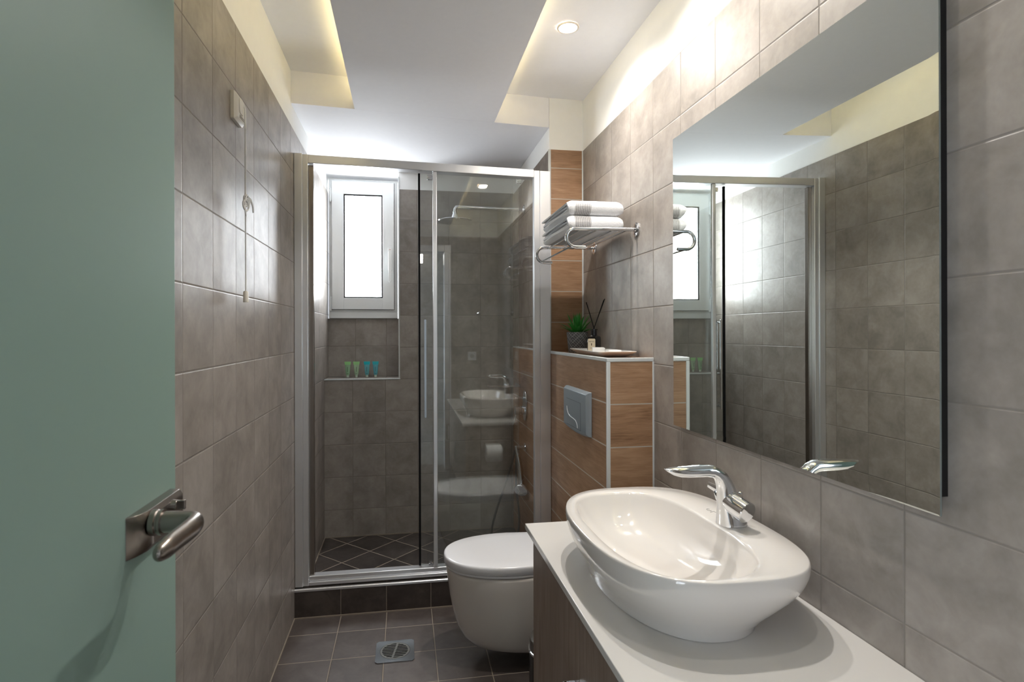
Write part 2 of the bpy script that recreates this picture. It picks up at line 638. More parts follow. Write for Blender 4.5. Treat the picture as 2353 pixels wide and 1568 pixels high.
# lever set: wedge-shaped plate with curved face, turn button, neck and lever
bm = B()
rings = []
N = 14
for i in range(N + 1):
    s = i / N
    y = 0.749 + (0.882 - 0.749) * s
    dep = 0.0165 * min(1.0, (s / 0.22)) ** 0.55 + 0.0005 if s < 0.22 else 0.017
    z0, z1 = 0.9965, 1.0495
    ring = []
    for (xx, zz) in ((0, z0), (dep * 0.75, z0 + 0.001), (dep, z0 + 0.008), (dep, z1 - 0.008), (dep * 0.75, z1 - 0.001), (0, z1)):
        ring.append(Vector((XD + xx, y, zz)))
    rings.append(ring)
loft(bm, rings)
plate = obj('lever_plate', bm, M_NICKEL, door, sharp=30, bevel=0.0012)
plate['label'] = 'brushed nickel lock plate'
yn, zn = 0.785, 1.0315
bm = B()
lathe(bm, [(0.0165, 0), (0.0165, 0.006), (0.0150, 0.0075), (0.0150, 0.009), (0.0163, 0.010), (0.0163, 0.013)], (XD + 0.016, yn, zn), 28, Vector((1, 0, 0)))
pts = [(XD + 0.027, yn, zn), (XD + 0.045, yn, zn), (XD + 0.058, yn - 0.001, zn), (XD + 0.068, yn - 0.007, zn), (XD + 0.072, yn - 0.020, zn),
       (XD + 0.072, yn - 0.045, zn), (XD + 0.070, yn - 0.07, zn), (XD + 0.069, yn - 0.095, zn), (XD + 0.068, yn - 0.112, zn), (XD + 0.068, yn - 0.118, zn)]
rad = [(0.0135, 0.0135), (0.0132, 0.0132), (0.013, 0.0125), (0.0135, 0.0115), (0.0135, 0.0105), (0.0135, 0.0098), (0.013, 0.0094), (0.0125, 0.009), (0.009, 0.0068), (0.002, 0.002)]
pp = spline(pts, 4)
rr = []
for i in range(len(pp)):
    k = i / 4
    a = int(min(k, len(rad) - 2))
    f = k - a
    rr.append((rad[a][1] * (1 - f) + rad[a + 1][1] * f, rad[a][0] * (1 - f) + rad[a + 1][0] * f))
tube(bm, pp, rr, 20)
obj('lever_handle', bm, M_NICKEL, door)
bm = B()
cyl(bm, (XD + 0.016, 0.845, 1.036), (XD + 0.024, 0.845, 1.036), 0.0075, 0.0065)
box(bm, XD + 0.022, XD + 0.034, 0.8425, 0.8475, 1.0295, 1.0425)
obj('turn_button', bm, M_NICKEL, door, bevel=0.001)

# hall behind the camera, seen only in reflections
MH = plain('hall_paint', (150, 152, 150), 0.8)
bm = B()
box(bm, -1.5, 1.5, -3.0, -0.121, -0.1, 0, 0)
box(bm, -1.5, 1.5, -3.0, -0.061, 2.5, 2.6, 0)
box(bm, -1.6, -1.5, -3.0, -0.061, 0, 2.6, 0)
box(bm, 1.5, 1.6, -3.0, -0.061, 0, 2.6, 0)
box(bm, -1.6, 1.6, -3.1, -3.0, 0, 2.6, 0)
box(bm, -1.5, -0.6, -0.121, -0.061, 0, 2.6, 0)
box(bm, 1.0, 1.5, -0.121, -0.061, 0, 2.6, 0)
struct('wall_hall', bm, MH)
fill_win = bpy.data.objects.new('hall_fill_window', None)  # window added on the hall's side wall for fill, out of sight
C.objects.link(fill_win)
fill_win.matrix_world = Matrix.Translation((-1.49, -1.6, 0.3))
fill_win['kind'] = 'structure'
bm = B()
box(bm, -1.498, -1.485, -2.6, -0.6, 0.3, 2.3)
obj('pane', bm, emit('hall_fill_glow', (235, 244, 255), E_HALL_FILL), fill_win)  # glowing sheet of the added window, brightens the bathroom
bm = B()
for a in ((-2.65, -2.6, 0.25, 2.35), (-0.6, -0.55, 0.25, 2.35), (-2.6, -0.6, 0.25, 0.3), (-2.6, -0.6, 2.3, 2.35), (-1.63, -1.57, 0.3, 2.3)):
    box(bm, -1.499, -1.46, a[0], a[1], a[2], a[3])
obj('window_frame', bm, M_PVC, fill_win)

t_ = thing('hall_lamp', (0.19, -2.99, 2.36), 'small bright square wall lamp in the hall, reflected in the shower glass', 'wall lamp')
bm = B()
box(bm, 0.11, 0.27, -2.9995, -2.97, 2.28, 2.44)
obj('housing', bm, MC, t_, bevel=0.004)
bm = B()
box(bm, 0.118, 0.262, -2.9695, -2.955, 2.288, 2.432)
obj('glowing_face', bm, emit('hall_lamp_glow', (255, 250, 240), 12.0), t_)

# ------------------------------------------------------------------ shower step, floor, edge profiles
bm = B()
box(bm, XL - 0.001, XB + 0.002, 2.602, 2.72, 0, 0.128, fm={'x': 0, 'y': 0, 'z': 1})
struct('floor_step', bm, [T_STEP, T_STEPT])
bm = B()
box(bm, XL - 0.001, XB + 0.002, 2.7205, 3.57, -0.05, 0.012)
struct('floor_shower', bm, T_SHF)
bm = B()
prism(bm, [(2.600, 0.119), (2.6015, 0.119), (2.611, 0.1285), (2.611, 0.1305), (2.603, 0.1305), (2.600, 0.1275)], 0, XL, 0.66)
struct('trim_2', bm, M_ALU, bevel=0.0006)


def bar(name, x0, x1, y0, y1, z0, z1, m=M_TRIM, bev=0.002):
    bm = B()
    box(bm, x0, x1, y0, y1, z0, z1)
    return struct(name, bm, m, bevel=bev)


bar('trim_3', XB - 0.003, XB + 0.009, 2.6375, 2.648, 1.184, TOP_R)                       # pier edge
bar('trim_4', XB - 0.0028, XB + 0.008, 1.863, 2.6395, 1.171, 1.1845)                      # cistern wall, long top edge
bar('trim_5', XB - 0.0028, XR, 1.8525, 1.863, 1.171, 1.1845)                              # cistern wall, end top edge
bar('trim_6', XB - 0.0028, XB + 0.0105, 1.8522, 1.863, 0, 1.171)                          # cistern wall, corner edge
bar('trim_7', XR - 0.0055, XR + 0.001, 1.8525, 1.857, 0, 1.171, bev=0.0008)              # cistern wall against the side wall
bar('trim_8', XR - 0.006, XR + 0.001, 2.636, 2.6405, 1.1845, TOP_R, bev=0.0008)          # pier against the side wall
bar('trim_9', XL + 0.0, -0.028, 3.557, 3.566, 0.9795, 0.9885)                            # recess, bottom edge
bar('trim_10', -0.0385, -0.030, 3.557, 3.566, 0.9886, 2.25)                              # recess, side edge
bar('trim_11', XB - 0.002, XB + 0.004, 2.70, 3.5608, 1.178, 1.183, bev=0.0008)           # ledge line inside the shower
bar('trim_12', XL, XL + 0.004, 0.1, 2.601, 0, 0.005, plain('floor_joint', (150, 139, 126), 0.7), bev=0)   # pale joint along the floor
bar('trim_13', XL + 0.004, XB, 2.597, 2.602, 0, 0.005, plain('step_joint', (140, 128, 115), 0.7), bev=0)
bar('trim_14', XL + 0.0, XL + 0.005, 2.7206, 3.5608, 0.0121, 0.017, plain('shower_joint', (140, 128, 115), 0.7), bev=0)
bar('trim_15', XL + 0.005, XB - 0.001, 3.556, 3.5608, 0.0121, 0.017, plain('shower_back_joint', (140, 128, 115), 0.7), bev=0)

# ------------------------------------------------------------------ window
win = bpy.data.objects.new('window_1', None)
C.objects.link(win)
win.matrix_world = Matrix.Translation((-0.262, 3.74, 1.366))
win['kind'] = 'structure'
WX0, WX1, WZ0, WZ1 = -0.481, -0.045, 1.366, 2.267


def ring_frame(bm, x0, x1, z0, z1, wl, wr, wb, wt, y0, y1):
    box(bm, x0, x0 + wl, y0, y1, z0, z1)
    box(bm, x1 - wr, x1, y0, y1, z0, z1)
    box(bm, x0 + wl, x1 - wr, y0, y1, z0, z0 + wb)
    box(bm, x0 + wl, x1 - wr, y0, y1, z1 - wt, z1)


bm = B()
ring_frame(bm, WX0, WX1, WZ0 + 0.042, WZ1, 0.035, 0.035, 0.03, 0.03, 3.735, 3.779)
obj('window_frame', bm, M_PVC, win, bevel=0.0008)
bm = B()
box(bm, WX0, WX1, 3.728, 3.779, WZ0, WZ0 + 0.0415)
obj('window_sill', bm, M_PVC, win, bevel=0.003)
bm = B()
ring_frame(bm, -0.461, -0.068, 1.424, 2.250, 0.074, 0.073, 0.074, 0.082, 3.716, 3.7345)
sash = obj('sash', bm, M_PVC, win, bevel=0.0008)
bm = B()
ring_frame(bm, -0.4635, -0.0655, 1.4215, 2.2525, 0.003, 0.003, 0.003, 0.003, 3.7325, 3.7348)
obj('shadow_gap', bm, M_BLACK, sash)  # black ring standing in for the shadow gap around the sash
bm = B()
ring_frame(bm, -0.3875, -0.1405, 1.4975, 2.1685, 0.0085, 0.0085, 0.0085, 0.0085, 3.7185, 3.7345)
obj('gasket', bm, M_BLACK, sash)
bm = B()
box(bm, -0.379, -0.149, 3.729, 3.734, 1.506, 2.160)
obj('pane', bm, emit('frosted_daylight_pane', (244, 250, 255), E_WIN), sash)
bm = B()
prism(bm, rrect(-0.107, -0.080, 1.672, 1.83, 0.012), 1, 3.704, 3.716)
prism(bm, rrect(-0.103, -0.085, 1.60, 1.80, 0.009), 1, 3.685, 3.697)
cyl(bm, (-0.094, 3.69, 1.77), (-0.094, 3.71, 1.77), 0.009)
hd = obj('handle', bm, M_PVC, sash, bevel=0.002)
bm = B()
box(bm, -0.0985, -0.0885, 3.7035, 3.7045, 1.811, 1.8135)
obj('red_mark', bm, plain('red_mark', (190, 60, 60), 0.5), hd)
for z in (2.16, 1.46):
    bm = B()
    cyl(bm, (-0.4715, 3.722, z - 0.045), (-0.4715, 3.722, z + 0.045), 0.007)
    box(bm, -0.472, -0.458, 3.722, 3.727, z - 0.03, z + 0.03)
    obj('hinge', bm, M_PVC, win, bevel=0.001)

# ------------------------------------------------------------------ ceiling downlights
M_LAMP = emit('warm_white_lens', (255, 244, 226), 12.0)
M_BEZ = plain('lamp_bezel', (232, 222, 208), 0.4)
XDL = 0.605
first = None
for i, (y, lab) in enumerate(((2.02, 'round recessed downlight glowing in the ceiling above the towel rack'),
                              (1.49, 'round recessed downlight in the ceiling above the far end of the mirror'),
                              (0.96, 'round recessed downlight in the ceiling above the near end of the basin'))):
    zc = 2.431 - 0.0134 * (XDL + 0.63)
    t_ = thing('downlight', (XDL, y, zc), lab, 'ceiling light', 'recessed downlights along the right side of the ceiling')
    bm = B()
    lathe(bm, [(0.034, -0.001), (0.034, -0.0045), (0.0405, -0.004), (0.042, -0.0005)], (XDL, y, zc), 40, caps=False)
    obj('bezel', bm, M_BEZ, t_)
    bm = B()
    lathe(bm, [(0.034, -0.0012), (0.034, -0.003), (0.0, -0.0031)], (XDL, y, zc), 40, caps=False)
    obj('lens', bm, M_LAMP, t_)
    ld = bpy.data.lights.new('downlight_lamp', 'SPOT')
    ld.energy = P_DOWN * (3.9, 3.9, 0.6)[i]
    ld.color = (1.0, 0.965, 0.92)
    ld.spot_size = math.radians(148)
    ld.spot_blend = 1.0
    ld.shadow_soft_size = 0.02
    lo_ = bpy.data.objects.new('lamp', ld)
    C.objects.link(lo_)
    lo_.parent = t_
    lo_.location = (0, 0, -0.012)

# ------------------------------------------------------------------ shower enclosure
enc = thing('shower_enclosure', (0.1, 2.64, 0.128), 'chrome framed sliding glass shower enclosure standing on the tiled step', 'shower enclosure')
bm = B()
box(bm, XL + 0.001, -0.452, 2.612, 2.655, 0.1355, 2.080)
obj('wall_profile', bm, M_ALU, enc, bevel=0.002)
bm = B()
box(bm, -0.452, -0.428, 2.617, 2.648, 0.1355, 2.077)
obj('post', bm, M_ALU, enc, bevel=0.002)
bm = B()
box(bm, -0.428, -0.407, 2.640, 2.665, 0.17, 2.035)
obj('seal_profile', bm, M_NICKEL, enc, bevel=0.001)
bm = B()
box(bm, 0.641, XB - 0.001, 2.612, 2.6365, 0.131, 2.048)
obj('wall_profile', bm, M_ALU, enc, bevel=0.0015)
bm = B()
box(bm, 0.613, 0.641, 2.616, 2.648, 0.131, 2.050)
obj('post', bm, M_ALU, enc, bevel=0.0015)
bm = B()


def sloped(bm, x0, x1, y0, y1, za, zb_, h):
    prism(bm, [(x0, za), (x1, zb_), (x1, zb_ + h), (x0, za + h)], 1, y0, y1)


sloped(bm, -0.428, 0.613, 2.616, 2.672, 2.038, 2.016, 0.038)
obj('top_rail', bm, M_ALU, enc, bevel=0.002)
bm = B()
sloped(bm, -0.428, 0.613, 2.616, 2.672, 0.1365, 0.139, 0.016)
sloped(bm, -0.428, 0.613, 2.628, 2.672, 0.1525, 0.155, 0.022)
obj('bottom_rail', bm, M_ALU, enc, bevel=0.0025)
fixp = thing('tmp', (0, 0, 0), '', '')
bpy.data.objects.remove(fixp)
bm = B()
box(bm, 0.149, 0.613, 2.630, 2.636, 0.172, 2.030)
fp = obj('fixed_pane', bm, M_PANE, enc)
bm = B()
box(bm, 0.131, 0.150, 2.624, 2.642, 0.174, 2.026)
obj('edge_profile', bm, M_ALU, fp, bevel=0.002)
bm = B()
box(bm, 0.072, 0.545, 2.654, 2.660, 0.180, 2.022)
sd = obj('sliding_door', bm, M_PANE, enc)
bm = B()
box(bm, 0.0635, 0.073, 2.651, 2.663, 0.180, 2.022)
obj('black_seal', bm, M_BLACK, sd)
for y0, sgn in ((2.654, -1), (2.660, 1)):
    bm = B()
    yy = y0 + sgn * 0.011
    if sgn > 0:
        yy = y0 + 0.028
        tube(bm, [(0.096, yy, 0.875), (0.096, yy, 1.335)], 0.006, 14)
        for z in (0.89, 1.32):
            cyl(bm, (0.096, y0, z), (0.096, yy, z), 0.005)
    else:
        prism(bm, rrect(0.0905, 0.0995, 0.875, 1.335, 0.004), 1, yy - 0.006, yy)
        for z in (0.89, 1.32):
            cyl(bm, (0.096, yy, z), (0.096, y0, z), 0.004)
    obj('handle', bm, M_CHROME, sd)
for x in (0.118, 0.545):
    bm = B()
    box(bm, x - 0.012, x + 0.012, 2.644, 2.654, 1.992, 2.014)
    cyl(bm, (x, 2.642, 2.005), (x, 2.654, 2.005), 0.008)
    obj('roller', bm, M_CHROME, sd, bevel=0.0015)
bm = B()
box(bm, 0.108, 0.130, 2.642, 2.654, 0.181, 0.190)
cyl(bm, (0.119, 2.642, 0.192), (0.119, 2.652, 0.192), 0.005)
obj('roller', bm, M_CHROME, sd, bevel=0.001)

# ------------------------------------------------------------------ shower fittings
t_ = thing('rain_shower', (XB, 3.208, 1.99), 'chrome overhead rain shower with long arm from the right wall', 'shower head')
bm = B()
lathe(bm, [(0.030, 0.0), (0.030, 0.004), (0.014, 0.008), (0.010, 0.012)], (XB - 0.0005, 3.208, 1.99), 32, Vector((-1, 0, 0)))
obj('wall_flange', bm, M_CHROME, t_)
bm = B()
tube(bm, spline([(XB - 0.008, 3.208, 1.990), (0.5, 3.208, 1.992), (0.315, 3.208, 1.994), (0.292, 3.208, 1.989), (0.286, 3.208, 1.972), (0.286, 3.208, 1.955)], 6), 0.0095, 16)
obj('arm', bm, M_CHROME, t_)
bm = B()
lathe(bm, [(0.013, 0), (0.013, -0.012), (0.017, -0.02), (0.022, -0.036), (0.055, -0.045), (0.098, -0.049), (0.101, -0.052), (0.098, -0.056), (0.0, -0.056)], (0.286, 3.208, 1.965), 48)
obj('spray_head', bm, M_CHROME, t_)

t_ = thing('shower_mixer', (XB, 3.187, 0.85), 'chrome shower mixer with tall oval plate on the right shower wall', 'mixer tap')
bm = B()
pl = []
for k in range(40):
    a = 2 * PI * k / 40
    pl.append((3.187 + 0.047 * math.copysign(abs(math.cos(a)) ** 0.85, math.cos(a)), 0.847 + 0.088 * math.copysign(abs(math.sin(a)) ** 0.85, math.sin(a))))
prism(bm, pl, 0, XB - 0.009, XB - 0.0008)
obj('plate', bm, M_CHROME, t_, bevel=0.003)
bm = B()
cyl(bm, (XB - 0.008, 3.187, 0.892), (XB - 0.062, 3.187, 0.892), 0.007)
obj('diverter', bm, M_CHROME, t_)
bm = B()
lathe(bm, [(0.026, 0), (0.026, 0.022), (0.022, 0.024), (0.022, 0.03), (0.026, 0.032), (0.026, 0.056), (0.0, 0.058)], (XB - 0.008, 3.187, 0.82), 32, Vector((-1, 0, 0)))
tube(bm, [(XB - 0.05, 3.187, 0.81), (XB - 0.062, 3.187, 0.78), (XB - 0.075, 3.187, 0.735)], [0.006, 0.005, 0.004], 12)
obj('lever', bm, M_CHROME, t_)

t_ = thing('hand_shower', (XB, 3.19, 0.6), 'chrome hand shower hanging head down from a wall bracket', 'shower head')
bm = B()
lathe(bm, [(0.024, 0), (0.024, 0.005), (0.011, 0.007), (0.011, 0.05), (0.013, 0.052), (0.013, 0.062), (0.0, 0.063)], (XB - 0.0005, 3.19, 0.604), 28, Vector((-1, 0, 0)))
obj('wall_bracket', bm, M_CHROME, t_)
bm = B()
hp = spline([(0.632, 3.175, 0.613), (0.638, 3.172, 0.58), (0.650, 3.168, 0.52), (0.657, 3.165, 0.45), (0.660, 3.155, 0.40), (0.657, 3.14, 0.375)], 5)
n_ = len(hp)
tube(bm, hp, [0.009 + 0.008 * min(1, i / n_ * 1.6) for i in range(n_)], 18)
lathe(bm, [(0.016, -0.03), (0.036, -0.012), (0.040, 0.0), (0.038, 0.006), (0.0, 0.008)], (0.652, 3.13, 0.372), 32, Vector((-0.45, -0.75, -0.48)))
obj('handset', bm, M_CHROME, t_)
bm = B()
hs = spline([(0.632, 3.177, 0.612), (0.612, 3.177, 0.53), (0.565, 3.18, 0.38), (0.515, 3.18, 0.24), (0.488, 3.18, 0.12), (0.505, 3.18, 0.05),
             (0.56, 3.18, 0.03), (0.62, 3.18, 0.06), (0.650, 3.185, 0.14), (0.652, 3.19, 0.24), (0.640, 3.195, 0.36), (0.636, 3.195, 0.47), (0.642, 3.195, 0.56), (0.650, 3.195, 0.597)], 22)
tube(bm, hs, [0.0068 if i % 2 else 0.0056 for i in range(len(hs))], 10)
obj('hose', bm, plain('steel_hose', (120, 122, 122), 0.3, 1.0), t_, sharp=80)

t_ = thing('soap_rack', (XB, 3.36, 0.94), 'small chrome wire soap shelf on the right shower wall', 'soap rack')
bm = B()
for y in (3.31, 3.335, 3.36, 3.385, 3.41):
    tube(bm, [(XB - 0.004, y, 0.944), (0.50, y, 0.944), (0.49, y, 0.955)], 0.0022, 8)
for x in (0.49, 0.68):
    tube(bm, [(x, 3.305, 0.955), (x, 3.415, 0.955)], 0.003, 8)
obj('wire_shelf', bm, M_CHROME, t_)
for y in (3.33, 3.39):
    bm = B()
    cyl(bm, (XB - 0.0006, y, 0.945), (XB - 0.008, y, 0.945), 0.012)
    obj('mount', bm, M_CHROME, t_)

# ------------------------------------------------------------------ four toiletry tubes
def toiletry(x, y, cap_rgb, body_rgb, label):
    z = 0.989
    t_ = thing('toiletry_tube', (x, y, z), label, 'toiletry tube', 'small toiletry tubes on the window ledge')
    bm = B()
    lathe(bm, [(0.0085, 0), (0.0085, 0.013), (0.0075, 0.014)], (x, y, z), 24)
    obj('cap', bm, plain('clear_cap', (190, 205, 190), 0.25), t_)
    bm = B()
    rings = []
    for i in range(9):
        s = i / 8
        wx = 0.0115 + (0.0175 - 0.0115) * s
        wy = 0.011 * (1 - s) + 0.002 * s
        if i == 0:
            wx, wy = 0.0095, 0.009
        rings.append([Vector((x + wx * math.cos(a), y + wy * math.sin(a), z + 0.014 + 0.066 * s)) for a in [2 * PI * k / 28 for k in range(28)]])
    loft(bm, rings)
    bd = obj('body', bm, plain('tube_body', body_rgb, 0.3, Transmission_Weight=0.0), t_)
    bm = B()
    prism(bm, [(x - 0.0172, z + 0.080), (x + 0.0172, z + 0.080), (x + 0.0205, z + 0.100), (x - 0.0205, z + 0.100)], 1, y - 0.0015, y + 0.0015)
    obj('crimp', bm, plain('tube_crimp', cap_rgb, 0.4), t_)
    bm = B()
    box(bm, x - 0.0014, x + 0.0010, y - 0.0104, y - 0.0096, z + 0.036, z + 0.066)
    box(bm, x - 0.0060, x + 0.0060, y - 0.0116, y - 0.0108, z + 0.0235, z + 0.0255)
    obj('printed_text', bm, plain('tube_print', tuple(int(v * 0.5) for v in body_rgb), 0.5), bd)


toiletry(-0.358, 3.66, (150, 212, 138), (142, 178, 142), 'green toiletry tube, leftmost of the four on the window ledge')
toiletry(-0.304, 3.66, (154, 210, 140), (156, 184, 150), 'green toiletry tube beside the teal ones on the window ledge')
toiletry(-0.239, 3.66, (20, 188, 200), (96, 166, 174), 'teal toiletry tube next to the green ones on the ledge')
toiletry(-0.185, 3.66, (44, 182, 196), (88, 158, 170), 'teal toiletry tube, rightmost of the four on the window ledge')

# ------------------------------------------------------------------ pull cord alarm on the left wall
t_ = thing('pull_cord_switch', (XL, 1.735, 1.90), 'cream alarm switch with knotted white pull cord on the left wall', 'pull cord switch')
bm = B()
rings = []
for d_, ins in ((0.0005, 0), (0.010, 0), (0.016, 0.006), (0.018, 0.012)):
    rings.append([Vector((XL + d_, y, z)) for y, z in rrect(1.690 + ins, 1.775 - ins, 1.888 + ins, 1.968 - ins, 0.003, 3)])
loft(bm, rings)
hs_ = obj('housing', bm, M_CREAM, t_)
bm = B()
prism(bm, rrect(1.712, 1.752, 1.912, 1.958, 0.012), 0, XL + 0.0175, XL + 0.0205)
obj('bell_cover', bm, M_CREAM, hs_, bevel=0.001)
bm = B()
for z in (1.901, 1.906):
    box(bm, XL + 0.0178, XL + 0.0186, 1.718, 1.762, z, z + 0.002)
obj('slot', bm, plain('slot_grey', (120, 112, 100), 0.6), hs_)
cx_ = XL + 0.0225
bm = B()
tube(bm, [(XL + 0.018, 1.752, 1.955), (XL + 0.022, 1.758, 1.94), (cx_, 1.760, 1.90), (cx_, 1.760, 1.685)], 0.0026, 10)
tube(bm, [(cx_, 1.760, 1.64), (cx_, 1.761, 1.40)], 0.0022, 10)
# bunched loops and their knot
for k, (ry, rz, oy, oz, tw) in enumerate(((0.014, 0.016, 0.0, 0.004, 0.3), (0.018, 0.011, 0.008, 0.006, -0.5), (0.012, 0.018, -0.002, -0.010, 0.9),
                                          (0.017, 0.013, 0.006, -0.006, 1.6), (0.010, 0.014, 0.012, 0.0, 2.2))):
    lp = []
    for i in range(25):
        a = 2 * PI * i / 24
        y_, z_ = ry * math.cos(a), rz * math.sin(a)
        lp.append((cx_ + 0.004 * math.sin(a + k) + 0.002, 1.758 + oy + y_ * math.cos(tw) - z_ * math.sin(tw), 1.664 + oz + y_ * math.sin(tw) + z_ * math.cos(tw)))
    tube(bm, lp, 0.0026, 8, caps=False)
for dd in (0, 0.0045):
    tube(bm, spline([(cx_, 1.758, 1.674 + dd), (cx_ + 0.006, 1.78, 1.677 + dd), (cx_ + 0.008, 1.803, 1.664 + dd), (cx_ + 0.007, 1.818, 1.645 + dd)], 6), 0.0022, 8)
tube(bm, spline([(cx_, 1.757, 1.655), (cx_ + 0.002, 1.749, 1.635), (cx_ + 0.001, 1.762, 1.622)], 5), 0.002, 8)
obj('cord', bm, M_CORD, t_)
bm = B()
lathe(bm, [(0.0075, 0), (0.0075, 0.03), (0.0055, 0.033), (0.002, 0.034)], (cx_, 1.761, 1.3665), 20)
obj('toggle', bm, M_CREAM, t_)

# ------------------------------------------------------------------ mirror
MX = XR - 0.020
t_ = thing('mirror', (MX, 1.218, 0.98), 'large square mirror hanging on the right wall above the basin', 'mirror')
bm = B()
y0, y1, z0, z1 = 0.770, 1.669, 0.979, 1.888
bv = 0.018
outer = [(MX + 0.00006, y0, z0), (MX + 0.00006, y1, z0), (MX + 0.00006, y1, z1), (MX + 0.00006, y0, z1)]
inner = [(MX, y0 + bv, z0 + bv), (MX, y1 - bv, z0 + bv), (MX, y1 - bv, z1 - bv), (MX, y0 + bv, z1 - bv)]
vo, vi = [bm.verts.new(p) for p in outer], [bm.verts.new(p) for p in inner]
bm.faces.new(vi)
for i in range(4):
    bm.faces.new((vo[i], vo[(i + 1) % 4], vi[(i + 1) % 4], vi[i]))
vb = [bm.verts.new((MX + 0.0035, p[1], p[2])) for p in outer]
bm.faces.new(vb).material_index = 1
for i in range(4):
    bm.faces.new((vo[i], vo[(i + 1) % 4], vb[(i + 1) % 4], vb[i])).material_index = 1
M_MIR = plain('silvered_glass', (240, 246, 242), 0.0, 1.0)
M_EDGE = plain('mirror_edge', (150, 158, 154), 0.2, 0.5)
obj('mirror_glass', bm, [M_MIR, M_EDGE], t_, sharp=0.2)
bm = B()
box(bm, MX + 0.0036, XR - 0.0006, y0 + 0.004, y1 - 0.03, z0 + 0.03, z1 - 0.03)
obj('backing_board', bm, plain('black_backing', (14, 12, 11), 0.7), t_)

# ------------------------------------------------------------------ vanity: cabinet, counter, basin, tap
VX, VY0, VY1, CT = 0.386, 0.36, 1.672, 0.686
t_ = thing('vanity_cabinet', (0.62, 1.02, 0.15), 'grey-brown oak vanity cabinet hung under the white counter', 'cabinet')
bm = B()
box(bm, VX + 0.018, XR - 0.0006, VY0, VY1, 0.15, CT - 0.0185, fm={'x': 0, 'y': 1, 'z': 0})
obj('carcass', bm, [W_VAN, W_VANS], t_, bevel=0.001)
cuts = [VY0, 0.782, 1.214, VY1]
for i in range(3):
    bm = B()
    box(bm, VX, VX + 0.0175, cuts[i] + 0.0012, cuts[i + 1] - 0.0012, 0.15, CT - 0.0195, fm={'x': 0, 'y': 1, 'z': 0})
    dr = obj('door', bm, [W_VAN, W_VANS], t_, bevel=0.001)
    yh = (cuts[i] + 0.028) if i % 2 == 0 else (cuts[i + 1] - 0.028)
    bm = B()
    box(bm, VX - 0.028, VX - 0.0005, yh - 0.005, yh + 0.005, 0.462, 0.472)
    box(bm, VX - 0.028, VX - 0.0005, yh - 0.005, yh + 0.005, 0.334, 0.344)
    box(bm, VX - 0.030, VX - 0.020, yh - 0.0055, yh + 0.0055, 0.334, 0.472)
    obj('handle', bm, M_CHROME, dr, bevel=0.0012)
bm = B()
box(bm, 0.364, XR - 0.0008, 0.34, 1.688, CT - 0.018, CT)
o = obj('vanity_counter', bm, M_COUNTER, bevel=0.0018, seg=3)
tag(o, 'long white gloss counter on the vanity cabinet under the basin', 'counter')

# basin -------------------------------------------------------------
t_ = thing('wash_basin', (0.6, 1.24, CT), 'white oval ceramic vessel basin standing on the white counter', 'wash basin')


def sup(cx, cy, a, b, n1, n2, k):
    c, s = math.cos(k), math.sin(k)
    n = n1 if c < 0 else n2
    return cx + a * math.copysign(abs(c) ** (2 / n), c), cy + b * math.copysign(abs(s) ** (2 / n), s)


NB = 96


def rg(cx, cy, a, b, z, n1=2.5, n2=3.0, zf=None):
    out = []
    for k in range(NB):
        x, y = sup(cx, cy, a, b, n1, n2, 2 * PI * k / NB)
        out.append(Vector((x, y, z + (zf(x, y) if zf else 0))))
    return out


RZ = 0.822
ocx, ocy, oa, ob = 0.6135, 1.241, 0.2195, 0.3135
ocx += 0.001
bx, ba, bb = 0.598, 0.157, 0.262


def lerp(a, b, f):
    return a + (b - a) * f


rings = []
# outside from the foot up: (height above counter, blend foot -> rim)
for h, f, nn in ((0.0006, 0.0, 2.2), (0.006, 0.02, 2.2), (0.018, 0.10, 2.25), (0.036, 0.30, 2.35), (0.056, 0.55, 2.45), (0.075, 0.76, 2.55), (0.092, 0.90, 2.6),
                 (0.104, 0.96, 2.6), (0.113, 0.985, 2.65), (0.120, 0.998, 2.65), (0.126, 1.0, 2.65), (0.131, 0.993, 2.65), (0.1345, 0.975, 2.65), (0.136, 0.945, 2.65)):
    rings.append(rg(lerp(bx, ocx, f), lerp(1.241, ocy, f), lerp(ba, oa, f), lerp(bb, ob, f), CT + h, nn, nn + 0.45 * f))
# inner bowl, set toward the room, flat deck left on the wall side
icx, icy, ia, ib = 0.5735, 1.232, 0.1515, 0.2835
for dz, f, nn in ((0.0000, 1.012, 2.75), (-0.0022, 0.992, 2.75), (-0.008, 0.975, 2.75), (-0.03, 0.93, 2.65), (-0.055, 0.86, 2.45), (-0.078, 0.76, 2.1),
                  (-0.095, 0.62, 2.0), (-0.105, 0.45, 2.0), (-0.110, 0.28, 2.0), (-0.112, 0.10, 2.0)):
    rings.append(rg(icx + 0.004 * (1 - f), icy, ia * f, ib * f, RZ + dz, nn, nn))
bm = B()
loft(bm, rings, cap0=True, cap1=True)
bs = obj('bowl', bm, M_CERAM, t_, sharp=60)
bm = B()
lathe(bm, [(0.021, 0), (0.021, 0.002), (0.016, 0.004), (0.0, 0.0045)], (icx - 0.006, icy - 0.03, RZ - 0.1125), 32)
obj('drain_cap', bm, M_CHROME, t_)


def text_obj(name, body, size, mat, parent, M, extr=0.0002):
    cu = bpy.data.curves.new(name, 'FONT')
    cu.body = body
    cu.size = size
    cu.extrude = extr
    cu.align_x = 'CENTER'
    tmp = bpy.data.objects.new(name + '_tmp', cu)
    C.objects.link(tmp)
    dg = bpy.context.evaluated_depsgraph_get()
    dg.update()
    me = bpy.data.meshes.new_from_object(tmp.evaluated_get(dg))
    bpy.data.objects.remove(tmp)
    me.materials.clear()
    me.materials.append(mat)
    me.transform(M)
    o = bpy.data.objects.new(name, me)
    C.objects.link(o)
    if parent:
        o.parent = parent
        o.matrix_parent_inverse = parent.matrix_world.inverted()
    return o


